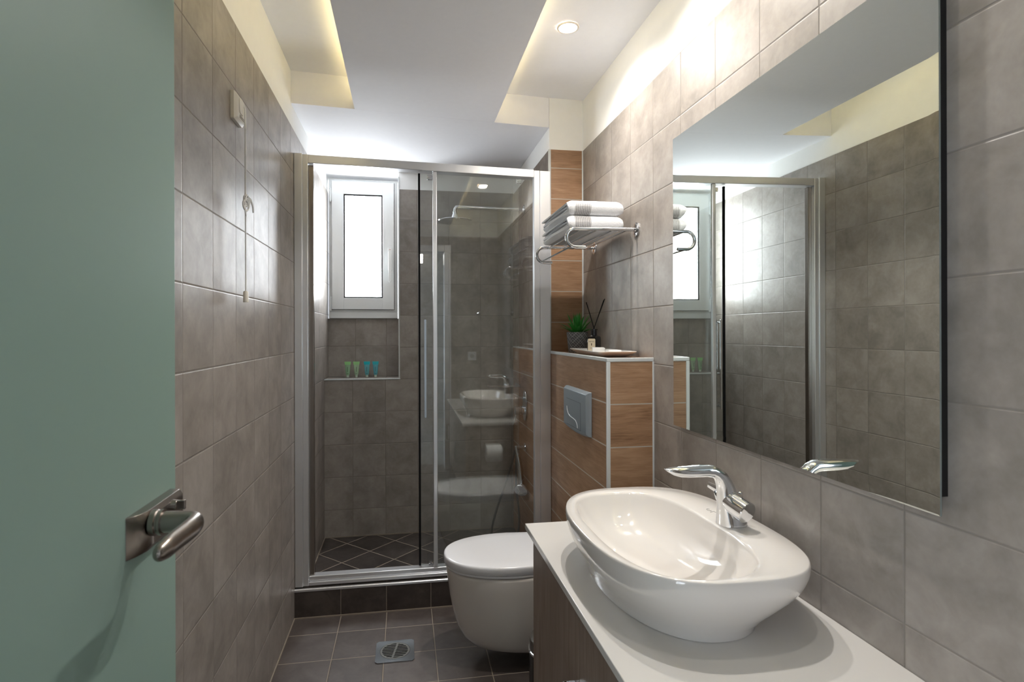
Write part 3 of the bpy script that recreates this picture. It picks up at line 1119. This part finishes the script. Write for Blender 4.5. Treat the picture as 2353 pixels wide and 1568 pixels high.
# small grey maker's mark on the deck: an open loop with a tiny word
M_MARK = plain('grey_print', (150, 148, 146), 0.4)
bm = B()
mk = [(0.762 + 0.006 * math.cos(a) * 0.8, 1.318 + 0.008 * math.sin(a), RZ + 0.0004) for a in [0.5 + i / 20 * 5.2 for i in range(21)]]
tube(bm, mk, 0.0005, 6)
tube(bm, [(0.755, 1.300, RZ + 0.0004), (0.768, 1.305, RZ + 0.0004), (0.768, 1.296, RZ + 0.0004)], 0.0006, 6)
obj('maker_mark', bm, M_MARK, t_)

# mixer tap ---------------------------------------------------------
tp = thing('basin_tap', (0.758, 1.215, RZ), 'chrome curved single lever tap on the rear deck of the basin', 'tap')
FX, FY = 0.7595, 1.215
bm = B()
rings = []
spec = [  # centre x, z, half width x, half width y, tilt angle of the section (0 = horizontal section)
    (0.7600, 0.8225, 0.0345, 0.0300, 0), (0.7600, 0.826, 0.0340, 0.0295, 0), (0.7588, 0.840, 0.0325, 0.0270, 0.0), (0.7565, 0.858, 0.0300, 0.0240, 0.02),
    (0.7530, 0.876, 0.0270, 0.0215, 0.05), (0.7490, 0.893, 0.0235, 0.0195, 0.10), (0.7450, 0.908, 0.0205, 0.0180, 0.2), (0.7400, 0.921, 0.0180, 0.0172, 0.42),
    (0.7330, 0.933, 0.0160, 0.0168, 0.70), (0.7230, 0.942, 0.0140, 0.0165, 1.05), (0.7100, 0.9485, 0.0142, 0.0170, 1.35), (0.6950, 0.9500, 0.0138, 0.0170, 1.5),
    (0.6750, 0.9500, 0.0135, 0.0170, 1.57), (0.6500, 0.9500, 0.0132, 0.0168, 1.57), (0.6300, 0.9505, 0.0122, 0.0162, 1.57), (0.6130, 0.9525, 0.0092, 0.0145, 1.6),
    (0.6010, 0.9550, 0.0048, 0.0115, 1.65), (0.5935, 0.9580, 0.0015, 0.006, 1.7)]
for cx, cz, hx, hy, ti in spec:
    ring = []
    for k in range(36):
        a = 2 * PI * k / 36
        n = 2.5
        uu = hx * math.copysign(abs(math.cos(a)) ** (2 / n), math.cos(a))
        vv = hy * math.copysign(abs(math.sin(a)) ** (2 / n), math.sin(a))
        ring.append(Vector((cx + uu * math.cos(ti), FY + vv, cz + uu * math.sin(ti))))
    rings.append(ring)
loft(bm, rings)
obj('spout_body', bm, M_CHROME, tp, sharp=60)
bm = B()
A, Bp = Vector((0.7400, 1.246, 0.8905)), Vector((0.7660, 1.160, 0.8630))
axv = (Bp - A)
lathe(bm, [(0.008, 0), (0.017, 0.014), (0.0225, 0.035), (0.0245, 0.055), (0.0250, axv.length - 0.002), (0.0230, axv.length), (0.0, axv.length + 0.0005)], A, 40, axv)
obj('lever_knob', bm, M_CHROME, tp)
bm = B()
blade = [(0.729, 1.264, 0.9030), (0.736, 1.246, 0.8985), (0.744, 1.222, 0.8925), (0.753, 1.198, 0.889), (0.763, 1.178, 0.886)]
tube(bm, spline(blade, 5), [(0.0022, 0.007 + 0.008 * i / 20) for i in range(21)], 16)
obj('lever_blade', bm, M_CHROME, tp)
bm = B()
cyl(bm, (0.789, 1.225, RZ), (0.789, 1.225, RZ + 0.062), 0.003)
lathe(bm, [(0.0055, 0), (0.0065, 0.004), (0.0055, 0.008), (0.002, 0.010)], (0.789, 1.225, RZ + 0.062), 20)
obj('waste_pull', bm, M_CHROME, tp)

# ------------------------------------------------------------------ toilet
t_ = thing('toilet', (XB, 2.18, 0.05), 'white wall-hung toilet with closed lid beside the vanity', 'toilet')


def dring(xf, hw, z, xb=XB - 0.001, hwb=None, n=2.3, cy=2.178, N=40, zt=0.0):
    """D outline: rounded front at xf, straight sides to the wall"""
    hwb = hwb or hw * 0.96
    L = min(0.27, (xb - xf) * 0.62)
    xc = xf + L
    out = []
    for i in range(N + 1):
        a = PI / 2 + PI * i / N
        c, s = math.cos(a), math.sin(a)
        x = xc + L * math.copysign(abs(c) ** (2 / n), c)
        y = cy + hw * math.copysign(abs(s) ** (2 / n), s)
        out.append(Vector((x, y, z + zt * (x - xf))))
    for i in range(1, 7):
        f = i / 6
        out.append(Vector((lerp(xc, xb, f), cy - lerp(hw, hwb, f), z)))
    for i in range(6, 0, -1):
        f = i / 6
        out.append(Vector((lerp(xc, xb, f), cy + lerp(hw, hwb, f), z)))
    return out


bm = B()
rings = [dring(0.325, 0.085, 0.056, n=2.0), dring(0.280, 0.112, 0.060, n=2.05), dring(0.245, 0.132, 0.077, n=2.1), dring(0.217, 0.146, 0.107, n=2.1), dring(0.196, 0.156, 0.150, n=2.15),
         dring(0.181, 0.163, 0.205, n=2.15), dring(0.169, 0.169, 0.265, n=2.2), dring(0.162, 0.173, 0.32, n=2.2), dring(0.157, 0.1755, 0.360, n=2.25), dring(0.158, 0.1745, 0.3695, n=2.25), dring(0.163, 0.170, 0.3725, n=2.25)]
loft(bm, rings)
obj('bowl', bm, plain('toilet_ceramic', (214, 208, 202), 0.1, coat=0.4), t_, sharp=60)
bm = B()
xb_ = 0.655
rings = [dring(0.162, 0.170, 0.3755, xb_, 0.15, 2.25), dring(0.153, 0.1765, 0.3765, xb_, 0.156, 2.25), dring(0.151, 0.178, 0.381, xb_, 0.158, 2.25), dring(0.152, 0.177, 0.3855, xb_, 0.158, 2.25)]
loft(bm, rings)
obj('seat', bm, M_SEAT, t_, sharp=60)
bm = B()
rings = [dring(0.151, 0.178, 0.3865, xb_, 0.158, 2.25), dring(0.1485, 0.1795, 0.388, xb_, 0.160, 2.25), dring(0.148, 0.180, 0.410, xb_, 0.160, 2.25),
         dring(0.1488, 0.1793, 0.4145, xb_, 0.160, 2.25), dring(0.151, 0.1775, 0.4175, xb_ - 0.002, 0.157, 2.25), dring(0.156, 0.174, 0.4190, xb_ - 0.006, 0.15, 2.25),
         dring(0.20, 0.13, 0.4205, xb_ - 0.03, 0.12, 2.25), dring(0.30, 0.05, 0.421, xb_ - 0.1, 0.05, 2.2)]
loft(bm, rings)
obj('lid', bm, M_SEAT, t_, sharp=60)
for s in (-1, 1):
    bm = B()
    cyl(bm, (0.64, 2.178 + s * 0.078 - 0.02, 0.383), (0.64, 2.178 + s * 0.078 + 0.02, 0.383), 0.012)
    obj('hinge', bm, M_CHROME, t_)
# flush plate
fp_ = thing('flush_plate', (XB, 2.175, 0.95), 'grey flush plate with curved line on the oak-look wall above the toilet', 'flush plate')
bm = B()
FY0, FY1, FZ0, FZ1 = 2.022, 2.345, 0.868, 1.047
FY0, FY1 = 2.017, 2.330


def plate_ring(ins, x, lowz):
    pts = []
    n = 14
    pts += [(FY1 - ins, FZ1 - ins), (FY0 + ins, FZ1 - ins)]
    for i in range(n + 1):
        f = i / n
        y = FY0 + ins + (FY1 - FY0 - 2 * ins) * f
        pts.append((y, FZ0 + ins - lowz * math.sin(PI * f) ** 0.9 + 0.010))
    return [Vector((x, y, z)) for y, z in pts]


rings = [plate_ring(0.0, XB - 0.0008, 0.010), plate_ring(0.001, XB - 0.010, 0.010), plate_ring(0.010, XB - 0.022, 0.010), plate_ring(0.018, XB - 0.0235, 0.010)]
loft(bm, rings)
obj('plate', bm, plain('matt_silver_plastic', (150, 160, 168), 0.38, 0.25), fp_, sharp=20, bevel=0.0012)
M_LINE = plain('bright_line', (235, 238, 240), 0.3, 0.6)
xp = XB - 0.0240
bm = B()
gl = plain('groove_grey', (92, 98, 104), 0.5)
box(bm, xp, xp + 0.001, 2.085, 2.272, 0.9985, 1.0)
box(bm, xp, xp + 0.001, 2.083, 2.085, 0.893, 1.0)
box(bm, xp, xp + 0.001, 2.085, 2.272, 0.892, 0.8935)
obj('button_outline', bm, gl, fp_)
bm = B()
tube(bm, [(xp, y, z) for y, z in ((2.268, 0.966), (2.262, 0.95), (2.248, 0.937), (2.222, 0.929), (2.18, 0.9265), (2.15, 0.923), (2.133, 0.915), (2.125, 0.905), (2.122, 0.896))], 0.0014, 8)
obj('curved_line', bm, M_LINE, fp_)

# pedal bin
t_ = thing('pedal_bin', (0.482, 1.80, 0), 'steel pedal bin half hidden behind the vanity cabinet', 'bin')
bcx, bcy, br = 0.484, 1.782, 0.085
M_STEEL = plain('brushed_steel', (150, 146, 142), 0.25, 1.0)
bm = B()
lathe(bm, [(br * 0.96, 0.012), (br, 0.016), (br, 0.232)], (bcx, bcy, 0), 48)
obj('body', bm, plain('dark_steel', (70, 68, 66), 0.3, 0.9), t_)
bm = B()
lathe(bm, [(br, 0.0), (br + 0.004, 0.003), (br + 0.004, 0.011), (br, 0.0118)], (bcx, bcy, 0), 48)
obj('base_ring', bm, M_BLACK, t_)
bm = B()
lathe(bm, [(br, 0.233), (br + 0.003, 0.2345), (br + 0.003, 0.240), (br, 0.242)], (bcx, bcy, 0), 48)
obj('rim_ring', bm, M_CHROME, t_)
bm = B()
lathe(bm, [(br - 0.001, 0.243), (br - 0.001, 0.268), (br - 0.004, 0.274), (br - 0.03, 0.281), (0.0, 0.284)], (bcx, bcy, 0), 48, caps=False)
obj('lid', bm, M_STEEL, t_)

# floor drain
t_ = thing('floor_drain', (-0.042, 2.272, 0), 'square steel floor drain with round slotted grate in the tiles', 'floor drain')
bm = B()
sq = 0.0755
cx0, cy0 = -0.0415, 2.2720
n = 48
ro = 0.0595


def sqp(a, s):
    c, q_ = math.cos(a), math.sin(a)
    k = s / max(abs(c), abs(q_))
    return c * k, q_ * k


r0 = [Vector((cx0 + sqp(2 * PI * (k + .5) / n, sq)[0], cy0 + sqp(2 * PI * (k + .5) / n, sq)[1], 0.0005)) for k in range(n)]
r1 = [Vector((v.x, v.y, 0.004)) for v in r0]
r2 = [Vector((cx0 + ro * math.cos(2 * PI * (k + .5) / n), cy0 + ro * math.sin(2 * PI * (k + .5) / n), 0.0045)) for k in range(n)]
r3 = [Vector((v.x, v.y, 0.001)) for v in r2]
loft(bm, [r0, r1, r2, r3], cap0=False, cap1=False)
obj('plate', bm, plain('drain_steel', (178, 184, 190), 0.2, 1.0), t_, sharp=30)
bm = B()
lathe(bm, [(0.0585, 0.0006), (0.0585, 0.0048), (0.0505, 0.0048), (0.0505, 0.0006)], (cx0, cy0, 0), n, caps=False)
ang = 0.42
for i in range(-4, 5):
    d_ = i * 0.0108
    hw_ = math.sqrt(max(0, 0.051 ** 2 - d_ ** 2))
    c, s = 1, 0
    box(bm, cx0 - hw_, cx0 + hw_, cy0 + d_ - 0.0022, cy0 + d_ + 0.0022, 0.0028, 0.0046)
bv_ = box(bm, -0.004, 0.004, -0.051, 0.051, 0.003, 0.005)
bmesh.ops.rotate(bm, verts=bv_, cent=(0, 0, 0), matrix=Matrix.Rotation(-0.20, 3, 'Z'))
bmesh.ops.translate(bm, verts=bv_, vec=(cx0, cy0, 0))
obj('grate', bm, plain('grate_steel', (190, 190, 186), 0.22, 1.0), t_)
bm = B()
lathe(bm, [(0.0504, 0.0006), (0.0504, 0.0012), (0.0, 0.0012)], (cx0, cy0, 0), 32)
obj('drain_hole', bm, M_DARK, t_)

# ------------------------------------------------------------------ towel rack
rk = thing('towel_rack', (XR, 2.235, 1.66), 'chrome tubular towel rack on the right wall holding white towels', 'towel rack')
for y in (1.998, 2.472):
    bm = B()
    path = [(XR - 0.003, y, 1.661), (0.75, y, 1.660), (0.625, y, 1.6585)] + arc((0.625, 1.6245), 0.034, PI / 2, 3 * PI / 2, 14, 'xz', y)[1:] + [(0.645, y, 1.5905), (0.662, y, 1.5905)]
    tube(bm, path, 0.0068, 16)
    br_ = obj('bracket', bm, M_CHROME, rk)
    bm = B()
    lathe(bm, [(0.0275, 0.0), (0.0275, 0.003), (0.025, 0.0045), (0.0, 0.005)], (XR - 0.0005, y, 1.660), 32, Vector((-1, 0, 0)))
    for z in (1.679, 1.641):
        lathe(bm, [(0.004, 0.004), (0.0035, 0.006), (0.0, 0.0065)], (XR - 0.0005, y, z), 14, Vector((-1, 0, 0)))
    obj('wall_flange', bm, M_CHROME, br_)
for x, z in ((0.642, 1.6565), (0.705, 1.6575), (0.766, 1.6585), (0.822, 1.6595)):
    bm = B()
    cyl(bm, (x, 1.998, z - 0.003), (x, 2.472, z - 0.003), 0.0032, n=14)
    obj('rod', bm, M_CHROME, rk)
bm = B()
cyl(bm, (0.612, 1.998, 1.5935), (0.612, 2.472, 1.5935), 0.0035, n=14)
obj('rod', bm, M_CHROME, rk)

# towels -------------------------------------------------------------
t = NT('white_terry')
o_, ax = t.xyz()
nz = t.node('ShaderNodeTexNoise')
nz.inputs['Scale'].default_value = 420
nz.inputs['Detail'].default_value = 3
t.link(o_, nz.inputs['Vector'])
inb = t.math('MULTIPLY', t.math('GREATER_THAN', ax[0], 0.634), t.math('LESS_THAN', ax[0], 0.697))
wv = t.math('SINE', t.math('MULTIPLY', ax[0], 900.0))
band = t.mix(t.math('MULTIPLY', t.math('ADD', wv, t.math('MULTIPLY', nz.outputs['Fac'], 2.0)), 0.45), lin((150, 148, 148)), lin((214, 212, 212)))
t.link(t.mix(inb, lin((238, 238, 240)), band), t.bsdf.inputs['Base Color'])
t.bsdf.inputs['Roughness'].default_value = 0.95
t.bsdf.inputs['Sheen Weight'].default_value = 0.3
bp = t.node('ShaderNodeBump')
bp.inputs['Distance'].default_value = 0.003
bp.inputs['Strength'].default_value = 0.8
t.link(nz.outputs['Fac'], bp.inputs['Height'])
t.link(bp.outputs[0], t.bsdf.inputs['Normal'])
M_TERRY = t.m


def ribbon_solid(bm, path, th, x0, x1, nx, wob, seed):
    """a thick cloth layer: 2-D centre line in (y,z), extruded along x, with soft irregularity"""
    P = [Vector((0, a, b)) for a, b in path]
    ns = []
    for i in range(len(P)):
        d = (P[min(i + 1, len(P) - 1)] - P[max(i - 1, 0)]).normalized()
        ns.append(Vector((0, -d.z, d.y)))
    rings = []
    zmid = (min(q_.z for q_ in P) + max(q_.z for q_ in P)) / 2
    for j in range(nx + 1):
        f = j / nx
        x = lerp(x0, x1, f)
        end = min(1.0, min(j, nx - j) / 1.5)
        tt = th * (0.8 + 0.2 * end)
        ring = []
        for side in (1, -1):
            rng = range(len(P)) if side == 1 else range(len(P) - 1, -1, -1)
            for i in rng:
                wv_ = wob * (math.sin(i * 0.7 + seed * 3 + f * 3) * 0.5 + math.sin(f * 9 + seed + i * 0.25) * 0.5)
                p = P[i] + ns[i] * (side * tt / 2 + wv_)
                p.z = zmid + (p.z - zmid) * (1 - 0.30 * max(0.0, 1 - min(f, 1 - f) / 0.10) ** 2)
                xx = x + (0.004 * math.sin(i * 0.45 + seed * 2)) * (1 if j == 0 else (0.6 if j == nx else 0))
                ring.append(Vector((xx, p.y, p.z)))
        rings.append(ring)
    loft(bm, rings)


def towel(z0, seed, label, x0=0.608, x1=0.826):
    t_ = thing('folded_towel', (0.715, 2.24, z0), label, 'towel', 'folded white towels on the chrome rack')
    ya, yb_ = 2.035, 2.43
    H_ = 0.057
    th = 0.0125
    # outer wrap: from the far lower edge round the near fold to the far upper edge
    zc, r = z0 + H_ / 2, H_ / 2 - th / 2
    for k, (rr_, y_end, sd) in enumerate(((r, yb_, 0), (r - th * 1.05, yb_ - 0.008, 1))):
        path = [(lerp(y_end, ya + r, i / 12), zc - rr_) for i in range(13)]
        path += [(ya + r + rr_ * math.cos(a), zc + rr_ * math.sin(a)) for a in [-PI / 2 - PI * i / 12 for i in range(1, 12)]]
        path += [(lerp(ya + r, y_end, i / 12), zc + rr_ - (0.004 * (i / 12) ** 2)) for i in range(13)]
        bm = B()
        ribbon_solid(bm, path, th * 0.96, x0 + 0.004 * k, x1 - 0.004 * k, 22, 0.0008, seed + sd)
        obj('fold', bm, M_TERRY, t_, sharp=50)
    return t_


towel(1.6612, 1, 'folded white towel with grey band lying directly on the rack bars')
towel(1.7190, 4, 'folded white towel with grey band on top of the other towel')

# ------------------------------------------------------------------ things on the ledge
ZL = 1.1805
# pot with succulent
px_, py_ = 0.786, 2.49
t_ = thing('potted_succulent', (px_, py_, ZL), 'small spiky green plant in a grey patterned pot on the ledge', 'potted plant')
t = NT('grey_pot_pattern')
o_, ax = t.xyz()
an = t.math('ARCTAN2', t.math('SUBTRACT', ax[1], py_), t.math('SUBTRACT', ax[0], px_))
sz = t.math('SUBTRACT', ax[2], ZL)
tri = t.math('PINGPONG', t.math('MULTIPLY', an, 0.045), 0.0353)
m_ = t.math('FRACT', t.math('DIVIDE', t.math('SUBTRACT', sz, tri), 0.0135))
ln1 = t.math('GREATER_THAN', t.math('ABSOLUTE', t.math('SUBTRACT', m_, 0.5)), 0.43)
m2 = t.math('FRACT', t.math('DIVIDE', t.math('ADD', sz, tri), 0.027))
ln2 = t.math('GREATER_THAN', t.math('ABSOLUTE', t.math('SUBTRACT', m2, 0.5)), 0.455)
t.link(t.mix(t.math('MAXIMUM', ln1, ln2), lin((96, 98, 100)), lin((176, 178, 180))), t.bsdf.inputs['Base Color'])
t.bsdf.inputs['Roughness'].default_value = 0.7
bm = B()
lathe(bm, [(0.039, 0.0), (0.0405, 0.002), (0.049, 0.092), (0.0485, 0.094), (0.046, 0.094), (0.0445, 0.084), (0.0, 0.084)], (px_, py_, ZL), 48)
obj('pot', bm, t.m, t_)
M_LEAF = plain('succulent_green', (52, 142, 52), 0.4, noise=0.35, nscale=90)
bm = B()
random.seed(11)
for ringn, (cnt, lean, ln, base) in enumerate(((5, 0.15, 0.078, 0.004), (8, 0.42, 0.078, 0.009), (10, 0.75, 0.068, 0.013), (10, 1.08, 0.055, 0.016))):
    for k in range(cnt):
        a = 2 * PI * (k + 0.37 * ringn) / cnt + random.uniform(-0.15, 0.15)
        le = lean * random.uniform(0.85, 1.15)
        L_ = ln * 1.28 * random.uniform(0.88, 1.1)
        dr_ = Vector((math.cos(a), math.sin(a), 0))
        side = Vector((-math.sin(a), math.cos(a), 0))
        rings = []
        for i in range(8):
            s = i / 7
            ang_ = le * (0.75 + 0.35 * s)
            p = Vector((px_, py_, ZL + 0.083)) + dr_ * (base + L_ * s * math.sin(ang_)) + Vector((0, 0, 1)) * (L_ * s * math.cos(ang_))
            wd = 0.0078 * (1 - s) ** 0.65 * (0.75 + 1.0 * s) + 0.0003
            nrm = (dr_ * math.cos(ang_) - Vector((0, 0, 1)) * math.sin(ang_))
            rings.append([p + side * wd, p + nrm * wd * 0.35, p - side * wd, p - nrm * wd * 0.25])
        loft(bm, rings)
obj('leaves', bm, M_LEAF, t_, sharp=60)

# tray
t = NT('tray_white')
bm = B()
TC = Vector((0.781, 2.165, 0))


def tring(hx, hy, z, ch):
    pts = []
    for sx, sy in ((1, 1), (-1, 1), (-1, -1), (1, -1)):
        a = [(sx * hx, sy * (hy - ch)), (sx * (hx - ch * 0.3), sy * (hy - ch * 0.3)), (sx * (hx - ch), sy * hy)]
        if sx * sy < 0:
            a = a[::-1]
        pts += a
    R_ = Matrix.Rotation(-0.045, 3, 'Z')
    return [TC + R_ @ Vector((x, y, 0)) + Vector((0, 0, z)) for x, y in pts]


loft(bm, [tring(0.047, 0.165, ZL + 0.0005, 0.012), tring(0.050, 0.170, ZL + 0.002, 0.012), tring(0.075, 0.215, ZL + 0.020, 0.014), tring(0.0755, 0.216, ZL + 0.0225, 0.014),
          tring(0.073, 0.213, ZL + 0.0225, 0.013), tring(0.050, 0.170, ZL + 0.008, 0.012), tring(0.047, 0.165, ZL + 0.0065, 0.012)])
o = obj('tray', bm, plain('white_tray_ceramic', (232, 228, 222), 0.25, coat=0.2), bevel=0.002)
tag(o, 'shallow white ceramic tray on the ledge under bottle and soaps', 'tray')
# soaps
for (x, y, z0_, hx, hy, hz, rot, lab) in ((0.775, 2.175, ZL + 0.0072, 0.024, 0.045, 0.024, -0.30, 'thicker white wrapped soap bar on the tray in front of the bottle'),
                                          (0.796, 2.065, ZL + 0.0072, 0.024, 0.042, 0.018, -0.2, 'flatter white wrapped soap bar at the near end of the tray')):
    bm = B()
    vv = box(bm, -hx, hx, -hy, hy, 0, hz)
    bmesh.ops.rotate(bm, verts=bm.verts[:], cent=(0, 0, 0), matrix=Matrix.Rotation(rot, 3, 'Z'))
    bmesh.ops.translate(bm, verts=bm.verts[:], vec=(x, y, z0_))
    o = obj('soap_bar', bm, plain('white_paper_wrap', (240, 240, 238), 0.5), bevel=0.002)
    tag(o, lab, 'soap', 'soap bars on the tray')
# diffuser bottle
bx_, by_, bz_ = 0.792, 2.275, ZL + 0.0072
t_ = thing('reed_diffuser', (bx_, by_, bz_), 'black reed diffuser bottle with cream label standing on the tray', 'reed diffuser')
M_BOT = plain('black_gloss_glass', (10, 10, 11), 0.08, coat=0.5)
rot = Matrix.Rotation(0.75, 3, 'Z')
bm = B()
rings = []
for hw_, z, rd in ((0.0205, 0.0, 0.004), (0.022, 0.002, 0.004), (0.022, 0.063, 0.004), (0.020, 0.068, 0.005), (0.0135, 0.071, 0.006), (0.0125, 0.073, 0.0120)):
    rings.append([Vector((bx_, by_, bz_ + z)) + rot @ Vector((u, v, 0)) for u, v in rrect(-hw_, hw_, -hw_, hw_, min(rd, hw_ * 0.97), 5)])
loft(bm, rings)
lathe(bm, [(0.0122, 0.072), (0.0122, 0.094), (0.0150, 0.0945), (0.0150, 0.099), (0.0105, 0.099), (0.0100, 0.088), (0.0, 0.088)], (bx_, by_, bz_), 32)
bo = obj('bottle', bm, M_BOT, t_, bevel=0.0006)
for dx, dy, L_ in ((-0.034, 0.0, 0.125), (0.040, -0.010, 0.135), (0.049, 0.004, 0.140)):
    bm = B()
    p0 = Vector((bx_ - dx * 0.12, by_ - dy * 0.1, bz_ + 0.089))
    cyl(bm, p0, Vector((bx_ + dx * 1.0, by_ + dy, bz_ + 0.088 + L_)), 0.0019, n=10)
    obj('reed', bm, M_BLACK, t_)
# label on the face turned to the doorway
lab_m = plain('cream_label', (216, 203, 178), 0.6)
nF = rot @ Vector((-1, 0, 0))
uF = rot @ Vector((0, -1, 0))
FC = Vector((bx_, by_, bz_ + 0.033)) + nF * 0.0221
RM = Matrix(((uF.x, 0, nF.x, FC.x), (uF.y, 0, nF.y, FC.y), (0, 1, 0, FC.z), (0, 0, 0, 1))) @ Matrix.Diagonal((1.12, 1.2, 1, 1))
bm = B()
pg = [(-0.0135, -0.0215), (0.0135, -0.0215), (0.0155, -0.0195), (0.0155, 0.0185), (0.0130, 0.0215), (-0.0130, 0.0215), (-0.0155, 0.0185), (-0.0155, -0.0195)]
prism(bm, pg, 2, 0.0, 0.0004)
bm.transform(RM)
lb = obj('label', bm, lab_m, bo)
ink = plain('label_ink', (84, 66, 44), 0.6)
text_obj('label_text', 'PINK ROSE', 0.0045, ink, lb, RM @ Matrix.Translation((0, 0.0095, 0.0006)), 0.0001)
bm = B()
prism(bm, [(-0.0025, 0.005), (0.0025, 0.005), (0.0008, -0.004), (-0.0008, -0.004)], 2, 0.0004, 0.0007)
for u0_, u1_ in ((-0.006, -0.003), (-0.0015, 0.007)):
    prism(bm, [(u0_, -0.0122), (u1_, -0.0122), (u1_, -0.0108), (u0_, -0.0108)], 2, 0.0004, 0.0006)
bm.transform(RM)
obj('label_emblem', bm, ink, lb)

# ------------------------------------------------------------------ toilet roll on the far side of the vanity, seen in the shower glass
t_ = thing('toilet_roll_holder', (0.56, 1.672, 0.56), 'white toilet roll on the far side of the vanity, reflected in the shower glass', 'toilet roll')
bm = B()
rx, ry_, rz_ = 0.560, 1.735, 0.500
lathe(bm, [(0.020, 0), (0.050, 0), (0.052, 0.003), (0.052, 0.095), (0.050, 0.098), (0.020, 0.098)], (rx - 0.049, ry_, rz_), 36, Vector((1, 0, 0)), caps=False)
rl = obj('roll', bm, plain('tissue', (240, 240, 238), 0.9), t_)
bm = B()
cyl(bm, (rx - 0.055, ry_, rz_), (rx + 0.060, ry_, rz_), 0.006)
tube(bm, spline([(rx + 0.058, ry_, rz_), (rx + 0.064, ry_ - 0.02, rz_ + 0.01), (rx + 0.064, 1.69, rz_ + 0.03), (rx + 0.064, 1.6735, rz_ + 0.04)], 5), 0.006, 12)
obj('arm', bm, M_CHROME, t_)

# robe hook and socket on the rear wall, reflected in the shower glass
t_ = thing('robe_hook', (0.69, 0.08, 1.45), 'small chrome robe hook on the rear wall beside the doorway', 'hook')
bm = B()
lathe(bm, [(0.018, 0.0005), (0.018, 0.006), (0.008, 0.008), (0.006, 0.03), (0.012, 0.034), (0.0, 0.036)], (0.69, 0.08, 1.45), 24, Vector((0, 1, 0)))
obj('peg', bm, M_CHROME, t_)
t_ = thing('wall_socket', (0.62, 0.08, 1.05), 'white square wall socket on the rear wall beside the doorway', 'socket')
bm = B()
box(bm, 0.58, 0.66, 0.0805, 0.089, 1.01, 1.09)
ps = obj('cover', bm, M_PVC, t_, bevel=0.002)
bm = B()
lathe(bm, [(0.02, 0.0), (0.02, 0.001), (0.0, 0.001)], (0.62, 0.0885, 1.05), 24, Vector((0, 1, 0)))
obj('socket_face', bm, plain('socket_grey', (170, 172, 172), 0.4), t_)
